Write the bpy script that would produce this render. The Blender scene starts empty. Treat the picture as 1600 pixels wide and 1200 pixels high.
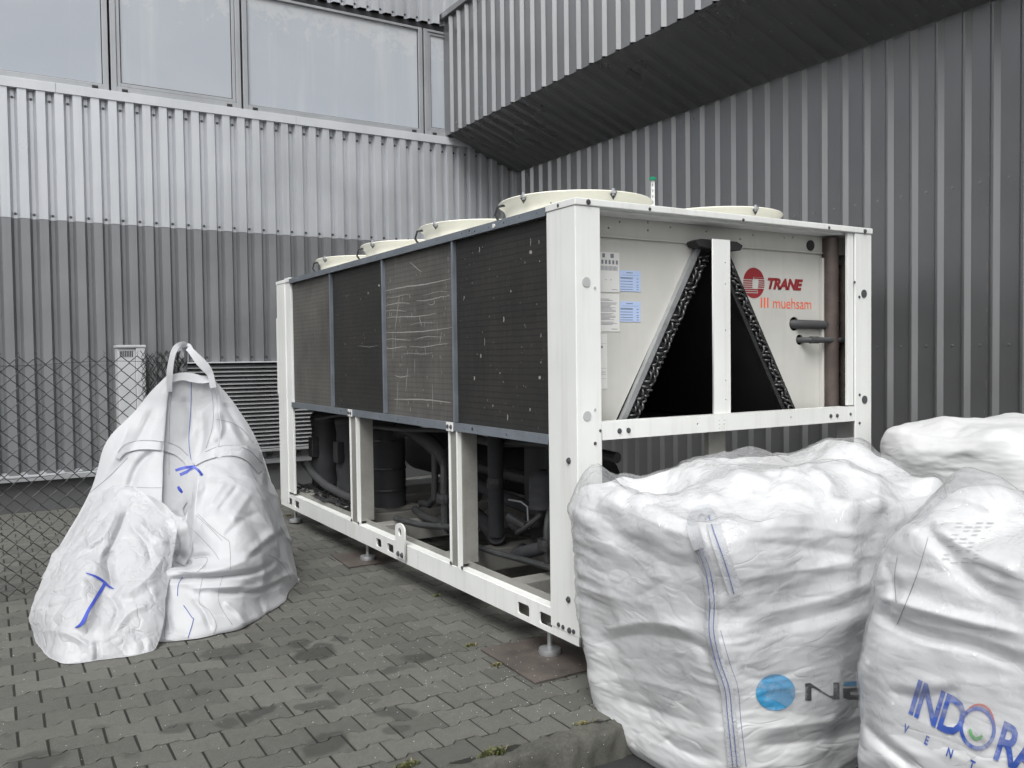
import bpy, bmesh, math, random
import numpy as np
from mathutils import Vector, Matrix
from mathutils.bvhtree import BVHTree

R = math.radians
rnd = random.Random(7)
scene = bpy.context.scene
col = scene.collection

# ------------------------------------------------------------------ camera
CAM = np.array([-2.303217, -3.20131652, 1.49680361])
RX = np.array([0.85313017, -0.52155035, -0.01241552])
UP = np.array([0.027158, 0.02063274, 0.9994182])
FW = np.array([0.52099074, 0.852971, -0.03176667])
FPX = 1338.288
cam_data = bpy.data.cameras.new('camera')
cam = bpy.data.objects.new('camera', cam_data)
col.objects.link(cam)
cam_data.sensor_width = 36.0
cam_data.lens = FPX / 1600.0 * 36.0
cam_data.clip_start = 0.05
cam_data.clip_end = 500
mw = Matrix.Identity(4)
for i in range(3):
    mw[i][0], mw[i][1], mw[i][2], mw[i][3] = RX[i], UP[i], -FW[i], CAM[i]
cam.matrix_world = mw
scene.camera = cam

# ------------------------------------------------------------------ sky, sun, exposure
SUN_EL, SUN_AZ = R(55), R(-138)          # azimuth from +Y towards +X
world = bpy.data.worlds.new('World')
scene.world = world
world.use_nodes = True
nt = world.node_tree
nt.nodes.clear()
sky = nt.nodes.new('ShaderNodeTexSky')
sky.sky_type = 'NISHITA'
sky.sun_disc = False
sky.sun_elevation = SUN_EL
sky.sun_rotation = SUN_AZ
sky.air_density = 1.0
sky.dust_density = 4.0
hs = nt.nodes.new('ShaderNodeHueSaturation')   # a grey overcast instead of a blue sky
hs.inputs['Saturation'].default_value = 0.14
bg = nt.nodes.new('ShaderNodeBackground')
bg.inputs['Strength'].default_value = 0.125
wo = nt.nodes.new('ShaderNodeOutputWorld')
nt.links.new(sky.outputs[0], hs.inputs['Color'])
nt.links.new(hs.outputs[0], bg.inputs['Color'])
nt.links.new(bg.outputs[0], wo.inputs['Surface'])
sun_d = bpy.data.lights.new('sun', 'SUN')
sun_d.energy = 1.5
sun_d.angle = R(36)
sun_d.color = (0.99, 1.0, 0.97)
sun = bpy.data.objects.new('sun', sun_d)
col.objects.link(sun)
sd = Vector((math.sin(SUN_AZ) * math.cos(SUN_EL), math.cos(SUN_AZ) * math.cos(SUN_EL), math.sin(SUN_EL)))
sun.rotation_euler = sd.to_track_quat('Z', 'Y').to_euler()
sun.location = (0, -6, 12)
scene.view_settings.view_transform = 'Standard'
scene.view_settings.look = 'None'
scene.view_settings.exposure = 0.72
scene.view_settings.gamma = 1.0
scene.view_settings.use_curve_mapping = False
scene.cycles.max_bounces = 6
scene.cycles.diffuse_bounces = 3
scene.cycles.glossy_bounces = 3
scene.cycles.transparent_max_bounces = 12
scene.cycles.use_denoising = True
scene.cycles.use_adaptive_sampling = True
scene.cycles.adaptive_threshold = 0.025

# ------------------------------------------------------------------ helpers
def ray(x, y):
    d = FW * FPX + RX * (x - 800.0) - UP * (y - 600.0)
    return d / np.linalg.norm(d)

def at(x, y, Y):
    """point of the photograph's pixel (x, y) that lies at depth Y in the yard"""
    d = ray(x, y)
    return CAM + d * ((Y - CAM[1]) / d[1])

def atx(x, y, X):
    d = ray(x, y)
    return CAM + d * ((X - CAM[0]) / d[0])

def atz(x, y, Z):
    d = ray(x, y)
    return CAM + d * ((Z - CAM[2]) / d[2])

def tag(o, label=None, cat=None, group=None, kind=None):
    if label: o['label'] = label
    if cat: o['category'] = cat
    if group: o['group'] = group
    if kind: o['kind'] = kind
    return o

def thing(name, loc, label, cat, group=None):
    o = bpy.data.objects.new(name, None)
    o.empty_display_size = 0.1
    o.location = loc
    col.objects.link(o)
    return tag(o, label, cat, group)

def wloc(o):
    v = Vector((0, 0, 0))
    while o is not None:
        v += o.location
        o = o.parent
    return v

def link(name, me, mat=None, parent=None, loc=None, bevel=0.0, smooth=False):
    """one mesh object; vertices are world coordinates unless loc is given"""
    o = bpy.data.objects.new(name, me)
    if mat is not None and len(me.materials) == 0:
        me.materials.append(mat)
    col.objects.link(o)
    if parent is not None:
        o.parent = parent
        o.matrix_parent_inverse = Matrix.Translation(-wroot(parent))
    if loc is not None:
        o.location = loc
    if bevel:
        b = o.modifiers.new('bevel', 'BEVEL')
        b.width = bevel
        b.segments = 2
        b.limit_method = 'ANGLE'
        b.angle_limit = R(40)
    if smooth:
        me.polygons.foreach_set('use_smooth', [True] * len(me.polygons))
    return o

def wroot(parent):
    # world translation of a parent built by this script (translations only, inverse included)
    v = Vector((0, 0, 0))
    o = parent
    m = Matrix.Identity(4)
    chain = []
    while o is not None:
        chain.append(o)
        o = o.parent
    for o in reversed(chain):
        if o.parent is not None:
            m = m @ o.matrix_parent_inverse
        m = m @ o.matrix_basis
    return m.to_translation()

class MB:
    def __init__(self):
        self.v, self.f = [], []
    def add(self, vs, fs):
        n = len(self.v)
        self.v += [tuple(map(float, p)) for p in vs]
        self.f += [tuple(i + n for i in f) for f in fs]
        return self
    def box(self, x0, x1, y0, y1, z0, z1):
        vs = [(x0, y0, z0), (x1, y0, z0), (x1, y1, z0), (x0, y1, z0), (x0, y0, z1), (x1, y0, z1), (x1, y1, z1), (x0, y1, z1)]
        return self.add(vs, [(0, 3, 2, 1), (4, 5, 6, 7), (0, 1, 5, 4), (1, 2, 6, 5), (2, 3, 7, 6), (3, 0, 4, 7)])
    def prism(self, poly, e):
        """polygon (3D points) extruded by vector e"""
        n = len(poly)
        p = [np.array(q, float) for q in poly]
        vs = p + [q + np.array(e, float) for q in p]
        fs = [tuple(range(n))[::-1], tuple(range(n, 2 * n))]
        fs += [(i, (i + 1) % n, n + (i + 1) % n, n + i) for i in range(n)]
        return self.add(vs, fs)
    def tube(self, pts, r, seg=8, caps=True):
        P = [np.array(q, float) for q in pts]
        rs = r if hasattr(r, '__len__') else [r] * len(P)
        vs = []
        up = None
        for i, q in enumerate(P):
            t = P[min(i + 1, len(P) - 1)] - P[max(i - 1, 0)]
            L = np.linalg.norm(t)
            t = t / L if L > 1e-9 else np.array([0, 0, 1.0])
            if up is None:
                up = np.array([0, 0, 1.0]) if abs(t[2]) < 0.9 else np.array([1.0, 0, 0])
            a = np.cross(t, up)
            a /= (np.linalg.norm(a) + 1e-12)
            up = np.cross(a, t)
            for k in range(seg):
                an = 2 * math.pi * k / seg
                vs.append(q + rs[i] * (math.cos(an) * a + math.sin(an) * up))
        fs = []
        for i in range(len(P) - 1):
            for k in range(seg):
                k2 = (k + 1) % seg
                fs.append((i * seg + k, i * seg + k2, (i + 1) * seg + k2, (i + 1) * seg + k))
        if caps:
            fs.append(tuple(range(seg))[::-1])
            fs.append(tuple(range((len(P) - 1) * seg, len(P) * seg)))
        return self.add(vs, fs)
    def lathe(self, prof, c, seg=32):
        vs = []
        for r, z in prof:
            for k in range(seg):
                a = 2 * math.pi * k / seg
                vs.append((c[0] + r * math.cos(a), c[1] + r * math.sin(a), c[2] + z))
        fs = []
        for i in range(len(prof) - 1):
            for k in range(seg):
                k2 = (k + 1) % seg
                fs.append((i * seg + k, i * seg + k2, (i + 1) * seg + k2, (i + 1) * seg + k))
        return self.add(vs, fs)
    def mesh(self, name):
        me = bpy.data.meshes.new(name)
        me.from_pydata(self.v, [], self.f)
        me.update()
        return me
    def build(self, name, mat, parent=None, bevel=0.0, smooth=False):
        return link(name, self.mesh(name), mat, parent, bevel=bevel, smooth=smooth)

def box(name, b, mat, parent=None, bevel=0.003):
    return MB().box(*b).build(name, mat, parent, bevel)

def shade_auto(o, ang=35):
    me = o.data
    me.polygons.foreach_set('use_smooth', [True] * len(me.polygons))
    bm = bmesh.new()
    bm.from_mesh(me)
    for e in bm.edges:
        e.smooth = not (len(e.link_faces) == 2 and e.calc_face_angle(0) > R(ang))
    bm.to_mesh(me)
    bm.free()
    return o

def rrect(a0, a1, b0, b1, r, n=4):
    pts = []
    for cx, cy, s in ((a1 - r, b1 - r, 0), (a0 + r, b1 - r, 90), (a0 + r, b0 + r, 180), (a1 - r, b0 + r, 270)):
        for k in range(n + 1):
            an = R(s + 90 * k / n)
            pts.append((cx + r * math.cos(an), cy + r * math.sin(an)))
    return pts

def circle2(cx, cy, r, n=14):
    return [(cx + r * math.cos(2 * math.pi * k / n), cy + r * math.sin(2 * math.pi * k / n)) for k in range(n)]

def filled_curve(splines, thick):
    """2D outlines with holes, filled and extruded: returns a mesh in the local XY plane"""
    cu = bpy.data.curves.new('outline', 'CURVE')
    cu.dimensions = '2D'
    cu.fill_mode = 'BOTH'
    cu.extrude = thick / 2
    for pts in splines:
        s = cu.splines.new('POLY')
        s.points.add(len(pts) - 1)
        for p_, q in zip(s.points, pts):
            p_.co = (q[0], q[1], 0, 1)
        s.use_cyclic_u = True
    o = bpy.data.objects.new('outline', cu)
    col.objects.link(o)
    dg = bpy.context.evaluated_depsgraph_get()
    me = bpy.data.meshes.new_from_object(o.evaluated_get(dg))
    bpy.data.objects.remove(o)
    bpy.data.curves.remove(cu)
    return me

def plate(name, splines, thick, frame, mat, parent=None):
    """frame = (origin, ex, ey): plate with holes laid in a plane of the scene"""
    me = filled_curve(splines, thick)
    o_, ex, ey = [Vector(q) for q in frame]
    ez = ex.cross(ey)
    m = Matrix(((ex.x, ey.x, ez.x, o_.x), (ex.y, ey.y, ez.y, o_.y), (ex.z, ey.z, ez.z, o_.z), (0, 0, 0, 1)))
    me.transform(m)
    me.materials.clear()
    return link(name, me, mat, parent)

def text_mesh(txt, size=1.0, shear=0.0, bold=0.0, spacing=1.0):
    cu = bpy.data.curves.new('text', 'FONT')
    cu.body = txt
    cu.size = size
    cu.shear = shear
    cu.offset = bold
    cu.space_character = spacing
    cu.resolution_u = 3
    o = bpy.data.objects.new('text', cu)
    col.objects.link(o)
    dg = bpy.context.evaluated_depsgraph_get()
    me = bpy.data.meshes.new_from_object(o.evaluated_get(dg))
    bpy.data.objects.remove(o)
    bpy.data.curves.remove(cu)
    me.materials.clear()
    return me

def smooth_pts(pts, n=5):
    P = [np.array(q, float) for q in pts]
    out = []
    for i in range(len(P) - 1):
        p0, p1, p2, p3 = P[max(i - 1, 0)], P[i], P[i + 1], P[min(i + 2, len(P) - 1)]
        for k in range(n):
            f = k / n
            out.append(0.5 * (2 * p1 + (p2 - p0) * f + (2 * p0 - 5 * p1 + 4 * p2 - p3) * f * f + (3 * p1 - p0 - 3 * p2 + p3) * f ** 3))
    out.append(P[-1])
    return out

# ---- value noise on numpy arrays
def _hash(ix, iy, iz, seed):
    with np.errstate(over='ignore'):
        h = (ix.astype(np.uint32) * np.uint32(374761393) + iy.astype(np.uint32) * np.uint32(668265263)
             + iz.astype(np.uint32) * np.uint32(2147483647) + np.uint32(seed * 1013904223 & 0xffffffff))
        h = (h ^ (h >> np.uint32(13))) * np.uint32(1274126177)
        h = h ^ (h >> np.uint32(16))
    return (h & np.uint32(0xffff)).astype(np.float64) / 32767.5 - 1.0

def vnoise(P, freq, seed=0):
    Q = np.asarray(P) * freq + 1000.0
    i = np.floor(Q).astype(np.int64)
    f = Q - i
    f = f * f * f * (f * (f * 6 - 15) + 10)
    out = 0
    for dx in (0, 1):
        for dy in (0, 1):
            for dz in (0, 1):
                w = (f[..., 0] if dx else 1 - f[..., 0]) * (f[..., 1] if dy else 1 - f[..., 1]) * (f[..., 2] if dz else 1 - f[..., 2])
                out = out + w * _hash(i[..., 0] + dx, i[..., 1] + dy, i[..., 2] + dz, seed)
    return out

def cnoise(P, freq, seed=0):
    """creased noise: flat facets meeting in sharp folds"""
    r_ = np.random.RandomState(seed + 17)
    q, _ = np.linalg.qr(r_.normal(size=(3, 3)))
    Q = np.asarray(P) @ q.T
    Q = Q + 0.35 / freq * np.stack([vnoise(P, freq * 0.7, seed + k) for k in range(3)], -1)
    Q = Q * freq + 500.0
    i = np.floor(Q).astype(np.int64)
    f = Q - i
    # tetrahedral interpolation keeps the facets planar
    o = np.argsort(-f, axis=-1)
    fs = np.take_along_axis(f, o, -1)
    out = _hash(i[..., 0], i[..., 1], i[..., 2], seed) * (1 - fs[..., 0])
    cur = i.copy()
    w = [fs[..., 0] - fs[..., 1], fs[..., 1] - fs[..., 2], fs[..., 2]]
    for k in range(3):
        np.put_along_axis(cur, o[..., k:k + 1], np.take_along_axis(cur, o[..., k:k + 1], -1) + 1, -1)
        out = out + _hash(cur[..., 0], cur[..., 1], cur[..., 2], seed) * w[k]
    return out

def ridge(P, freq, seed, aniso=(1, 1, 1), rot=0.0):
    """long folds with sharp crests"""
    Q = np.asarray(P)
    c, s = math.cos(rot), math.sin(rot)
    u = (Q[..., 0] + Q[..., 1]) * 0.8
    z = Q[..., 2]
    Q = np.stack([Q[..., 0] + 0 * z, Q[..., 1] + 0 * z, c * z + s * u], -1) * np.array(aniso)
    n = vnoise(Q, freq, seed) + 0.35 * vnoise(Q, freq * 2.1, seed + 3)
    return 1 - 2 * np.minimum(1, np.abs(n) * 1.6) ** 0.8

# ------------------------------------------------------------------ materials
def mat_new(name):
    m = bpy.data.materials.new(name)
    m.use_nodes = True
    t = m.node_tree
    b = t.nodes['Principled BSDF']
    return m, t, b

class NB:
    """small node builder"""
    def __init__(self, t):
        self.t = t
    def n(self, kind, **kw):
        nd = self.t.nodes.new(kind)
        for k, v in kw.items():
            setattr(nd, k, v)
        return nd
    def l(self, a, b):
        self.t.links.new(a, b)
    def pos(self, scale=(1, 1, 1), rot=(0, 0, 0)):
        g = self.n('ShaderNodeNewGeometry')
        mp = self.n('ShaderNodeMapping')
        mp.inputs['Scale'].default_value = scale
        mp.inputs['Rotation'].default_value = rot
        self.l(g.outputs['Position'], mp.inputs['Vector'])
        return mp.outputs[0]
    def noise(self, vec, scale, detail=4, rough=0.6, dist=0.0):
        nd = self.n('ShaderNodeTexNoise')
        nd.inputs['Scale'].default_value = scale
        nd.inputs['Detail'].default_value = detail
        nd.inputs['Roughness'].default_value = rough
        nd.inputs['Distortion'].default_value = dist
        self.l(vec, nd.inputs['Vector'])
        return nd.outputs['Fac']
    def ramp(self, fac, stops):
        nd = self.n('ShaderNodeValToRGB')
        e = nd.color_ramp.elements
        while len(e) < len(stops):
            e.new(0.5)
        for el, (p_, c) in zip(e, stops):
            el.position = p_
            el.color = (c, c, c, 1) if not hasattr(c, '__len__') else (*c, 1)
        self.l(fac, nd.inputs[0])
        return nd.outputs[0]
    def mix(self, fac, a, b, blend='MIX'):
        nd = self.n('ShaderNodeMix', data_type='RGBA', blend_type=blend)
        for s, v in ((nd.inputs[0], fac), (nd.inputs[6], a), (nd.inputs[7], b)):
            if isinstance(v, (int, float)):
                s.default_value = v
            elif isinstance(v, tuple):
                s.default_value = (*v, 1) if len(v) == 3 else v
            else:
                self.l(v, s)
        return nd.outputs[2]
    def math(self, op, a, b=None, clamp=False):
        nd = self.n('ShaderNodeMath', operation=op, use_clamp=clamp)
        for s, v in zip(nd.inputs, (a, b)):
            if v is None:
                continue
            if isinstance(v, (int, float)):
                s.default_value = v
            else:
                self.l(v, s)
        return nd.outputs[0]
    def bump(self, h, strength, dist=0.01):
        nd = self.n('ShaderNodeBump')
        nd.inputs['Strength'].default_value = strength
        nd.inputs['Distance'].default_value = dist
        self.l(h, nd.inputs['Height'])
        return nd.outputs[0]

def painted(name, base, rough=0.45, metal=0.0, var=0.12, scale=3.0, streak=0.0, dirt=(0.08, 0.075, 0.07), fine=0.05, bump=0.0, bscale=300, spec=0.5):
    """painted or plain surface: cloudy tone, run-off streaks down the height and fine grain"""
    m, t, b = mat_new(name)
    k = NB(t)
    p_ = k.pos()
    n1 = k.noise(p_, scale, 3)
    c = k.mix(k.ramp(n1, [(0.3, 0.0), (0.7, 1.0)]), tuple(x * (1 - var) for x in base), tuple(min(1, x * (1 + var)) for x in base))
    if fine >= 0.08:
        n3 = k.noise(p_, 90, 2)
        c = k.mix(fine, c, k.ramp(n3, [(0.35, tuple(x * 0.4 for x in base)), (0.65, tuple(min(1, x * 1.5) for x in base))]))
    if streak:
        ps = k.pos((14, 14, 0.7))
        n2 = k.noise(ps, 1.0, 4, 0.7)
        f = k.math('MULTIPLY', k.ramp(n2, [(0.5, 0.0), (0.78, 1.0)]), streak)
        c = k.mix(f, c, dirt)
    k.l(c, b.inputs['Base Color'])
    rr = k.ramp(n1, [(0.2, max(0, rough - 0.1)), (0.8, min(1, rough + 0.12))])
    k.l(rr, b.inputs['Roughness'])
    b.inputs['Metallic'].default_value = metal
    b.inputs['Specular IOR Level'].default_value = spec
    if bump:
        k.l(k.bump(k.noise(p_, bscale, 3), bump, 0.002), b.inputs['Normal'])
    return m

M = {}
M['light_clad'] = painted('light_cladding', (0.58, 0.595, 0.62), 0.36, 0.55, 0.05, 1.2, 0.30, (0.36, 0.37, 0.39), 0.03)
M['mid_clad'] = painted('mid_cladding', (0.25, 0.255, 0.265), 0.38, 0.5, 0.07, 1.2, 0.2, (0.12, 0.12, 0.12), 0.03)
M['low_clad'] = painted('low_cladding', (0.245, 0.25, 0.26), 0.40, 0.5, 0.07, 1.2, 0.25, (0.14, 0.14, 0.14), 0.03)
M['dark_clad'] = painted('dark_cladding', (0.24, 0.243, 0.248), 0.30, 0.7, 0.07, 0.9, 0.05, (0.20, 0.20, 0.20), 0.02)
M['screw'] = painted('screw_metal', (0.35, 0.35, 0.36), 0.35, 0.8)
M['dark_screw'] = painted('dark_screw', (0.10, 0.10, 0.11), 0.4, 0.5)
M['flash'] = painted('flashing', (0.56, 0.575, 0.60), 0.35, 0.2, 0.06, 2, 0.15, (0.35, 0.35, 0.36))
M['frame_alu'] = painted('window_aluminium', (0.36, 0.37, 0.385), 0.38, 0.4, 0.07, 2, 0.15, (0.2, 0.2, 0.2))
M['plinth'] = painted('plinth_render', (0.075, 0.076, 0.079), 0.8, 0, 0.15, 2, 0.25, (0.08, 0.08, 0.08), 0.1, 0.3)
M['core'] = painted('wall_core', (0.03, 0.03, 0.03), 0.8)
M['white'] = painted('chiller_paint', (0.69, 0.70, 0.685), 0.36, 0, 0.05, 1.8, 0.42, (0.47, 0.455, 0.42), 0.02)
M['panel'] = painted('panel_paint', (0.49, 0.485, 0.455), 0.42, 0, 0.08, 2.5, 0.25, (0.34, 0.33, 0.30), 0.03)
M['cream'] = painted('fan_shroud_cream', (0.76, 0.745, 0.65), 0.4, 0, 0.04, 2, 0.1, (0.5, 0.48, 0.4), 0.02)
M['beam'] = painted('frame_weathered', (0.21, 0.206, 0.19), 0.6, 0, 0.18, 5, 0.35, (0.16, 0.15, 0.14), 0.08)
M['steelblue'] = painted('galvanised_rail', (0.20, 0.225, 0.255), 0.36, 0.5, 0.12, 6, 0.1, (0.1, 0.1, 0.1), 0.05)
M['black'] = painted('black_part', (0.018, 0.018, 0.019), 0.6, 0, 0.2, 6)
M['darkmetal'] = painted('dark_metal', (0.05, 0.051, 0.054), 0.42, 0.5, 0.2, 8)
M['bend'] = painted('return_bend_tube', (0.085, 0.085, 0.088), 0.33, 0.75, 0.25, 20)
M['lagging'] = painted('compressor_lagging', (0.032, 0.033, 0.037), 0.75, 0, 0.25, 7, 0.2, (0.03, 0.03, 0.03), 0.1, 0.5, 60)
M['brownpipe'] = painted('oxidised_pipe', (0.080, 0.062, 0.055), 0.5, 0.3, 0.3, 9, 0.3, (0.04, 0.035, 0.03), 0.1)
M['greypipe'] = painted('pipe_insulation', (0.042, 0.043, 0.045), 0.65, 0, 0.2, 9)
M['galv'] = painted('galvanised_steel', (0.42, 0.43, 0.44), 0.4, 0.7, 0.15, 8)
M['wire'] = painted('fence_wire', (0.035, 0.037, 0.036), 0.45, 0.3, 0.2, 20)
M['post'] = painted('fence_post', (0.33, 0.34, 0.35), 0.55, 0.4, 0.2, 8)
M['cabinet'] = painted('grey_cabinet', (0.43, 0.44, 0.45), 0.5, 0, 0.06, 3, 0.2, (0.25, 0.25, 0.25))
M['louver'] = painted('louver_grey', (0.33, 0.335, 0.345), 0.4, 0.3, 0.1, 3)
M['plate'] = painted('rusty_plate', (0.085, 0.072, 0.064), 0.6, 0.2, 0.4, 5, 0.0, fine=0.15, bump=0.4, bscale=120)
M['red'] = painted('print_red', (0.24, 0.022, 0.026), 0.45, 0, 0.03)
M['orange'] = painted('print_orange', (0.80, 0.13, 0.045), 0.45, 0, 0.03)
M['paper'] = painted('paper_white', (0.62, 0.62, 0.60), 0.5, 0, 0.02)
M['bluepaper'] = painted('paper_blue', (0.40, 0.50, 0.72), 0.5, 0, 0.03)
M['ink'] = painted('ink_grey', (0.16, 0.17, 0.20), 0.5, 0, 0.03)
M['grey_disc'] = painted('plug_grey', (0.40, 0.41, 0.41), 0.5, 0, 0.05)
M['darkplug'] = painted('plug_dark', (0.06, 0.065, 0.07), 0.5, 0, 0.05)
M['green'] = painted('green_cap', (0.01, 0.20, 0.11), 0.5)
M['kerb'] = painted('kerb_concrete', (0.062, 0.061, 0.052), 0.9, 0, 0.35, 7, 0, fine=0.25, bump=0.9, bscale=55)
M['soil'] = painted('joint_soil', (0.011, 0.0105, 0.008), 0.95, 0, 0.4, 30, bump=0.8, bscale=200)
M['asphalt'] = painted('asphalt', (0.016, 0.016, 0.017), 0.85, 0, 0.3, 4, 0, fine=0.35, bump=0.8, bscale=150)
M['blue_ribbon'] = painted('blue_ribbon', (0.035, 0.06, 0.36), 0.45, 0, 0.15, 30)
M['blue_thread'] = painted('blue_thread', (0.07, 0.10, 0.33), 0.6)
M['grey_thread'] = painted('grey_thread', (0.20, 0.205, 0.22), 0.6)
M['pellet'] = painted('white_pellet', (0.85, 0.85, 0.83), 0.4)
M['print_blue'] = painted('print_sky_blue', (0.045, 0.27, 0.52), 0.5, 0, 0.12, 14, fine=0.2)
M['print_black'] = painted('print_black', (0.02, 0.02, 0.022), 0.5, 0, 0.2, 14)
M['print_navy'] = painted('print_navy', (0.045, 0.09, 0.36), 0.5, 0, 0.2, 14, fine=0.25)
def worn_print(name, colr):
    m, t, b = mat_new(name)
    k = NB(t)
    p_ = k.pos()
    n = k.math('ADD', k.math('MULTIPLY', k.noise(p_, 18, 6, 0.75), 0.6), k.math('MULTIPLY', k.noise(k.pos((5, 5, 30)), 1.0, 4, 0.7), 0.4))
    c = k.mix(k.ramp(n, [(0.50, 0.0), (0.66, 0.75)]), colr, (0.5, 0.51, 0.53))
    k.l(c, b.inputs['Base Color'])
    b.inputs['Roughness'].default_value = 0.5
    return m
M['print_blue'] = worn_print('worn_sky_blue', (0.045, 0.27, 0.50))
M['print_black'] = worn_print('worn_black', (0.02, 0.02, 0.022))
M['print_navy'] = worn_print('worn_navy', (0.040, 0.085, 0.34))
M['print_rim'] = painted('print_rim_red', (0.45, 0.10, 0.08), 0.5)
M['print_green'] = painted('print_green', (0.15, 0.40, 0.16), 0.5)

def glass_mat():
    m, t, b = mat_new('frosted_window_glass')
    k = NB(t)
    p_ = k.pos()
    n1 = k.noise(p_, 0.9, 4, 0.6, 0.6)
    n2 = k.noise(p_, 6, 8, 0.75, 0.4)
    c = k.mix(k.ramp(n1, [(0.3, 0.0), (0.7, 1.0)]), (0.365, 0.392, 0.435), (0.395, 0.42, 0.46))
    # flaking film at the upper edge
    g = k.n('ShaderNodeNewGeometry')
    s = k.n('ShaderNodeSeparateXYZ')
    k.l(g.outputs['Position'], s.inputs[0])
    hz = k.math('MULTIPLY', k.math('SUBTRACT', s.outputs[2], 5.0), 0.55)
    f = k.ramp(k.math('ADD', n2, hz), [(0.70, 0.0), (0.76, 0.8)])
    c = k.mix(f, c, (0.46, 0.47, 0.48))
    st_ = k.noise(k.pos((5, 5, 0.35)), 1.0, 4, 0.6)
    c = k.mix(k.math('MULTIPLY', k.ramp(st_, [(0.52, 0.0), (0.75, 1.0)]), 0.55), c, (0.50, 0.52, 0.53))
    k.l(c, b.inputs['Base Color'])
    b.inputs['Roughness'].default_value = 0.28
    k.l(k.ramp(n1, [(0.3, 0.40), (0.7, 0.55)]), b.inputs['Roughness'])
    b.inputs['Specular IOR Level'].default_value = 0.3
    return m
M['glass'] = glass_mat()

def coil_mat(name, base, dust, rows):
    m, t, b = mat_new(name)
    k = NB(t)
    pv = k.pos((1, 40, 2.5))
    n1 = k.noise(pv, 1.0, 5, 0.7)
    pc = k.pos()
    n2 = k.noise(pc, 2.2, 5, 0.65)
    fac = k.math('MULTIPLY', k.math('ADD', k.ramp(n1, [(0.3, 0.15), (0.75, 1.0)]), k.ramp(n2, [(0.35, 0.0), (0.7, 0.9)])), 0.55)
    c = k.mix(fac, base, dust)
    # tube rows show faintly through the fins
    w = k.n('ShaderNodeTexWave', wave_type='BANDS', bands_direction='Z')
    w.inputs['Scale'].default_value = 1 / (0.0333 * 2) * 0.64
    w.inputs['Distortion'].default_value = 0.6
    w.inputs['Detail'].default_value = 1
    k.l(pc, w.inputs['Vector'])
    c = k.mix(k.math('MULTIPLY', k.ramp(w.outputs['Fac'], [(0.0, 1.0), (0.25, 0.0)]), rows), c, tuple(x * 0.35 for x in base))
    sp = k.noise(pc, 75, 2, 0.5)
    big = k.noise(pc, 3.1, 2)
    spk = k.math('MULTIPLY', k.ramp(sp, [(0.735, 0.0), (0.765, 1.0)]), k.ramp(big, [(0.42, 0.0), (0.6, 0.8)]))
    c = k.mix(k.math('MULTIPLY', spk, 0.5), c, (0.3, 0.3, 0.28))
    k.l(c, b.inputs['Base Color'])
    b.inputs['Roughness'].default_value = 0.55
    b.inputs['Metallic'].default_value = 0.2
    fin = k.n('ShaderNodeTexWave', wave_type='BANDS', bands_direction='Y')
    fin.inputs['Scale'].default_value = 110
    k.l(pc, fin.inputs['Vector'])
    k.l(k.bump(fin.outputs['Fac'], 0.25, 0.003), b.inputs['Normal'])
    return m
M['coil_dark'] = coil_mat('coil_fins_dark', (0.010, 0.010, 0.0098), (0.040, 0.037, 0.033), 0.55)
M['coil_dusty'] = coil_mat('coil_fins_dusty', (0.045, 0.043, 0.040), (0.150, 0.143, 0.130), 0.35)
M['scratch'] = painted('scratch_bright', (0.34, 0.335, 0.315), 0.5, 0.3, 0.2, 30)

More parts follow.
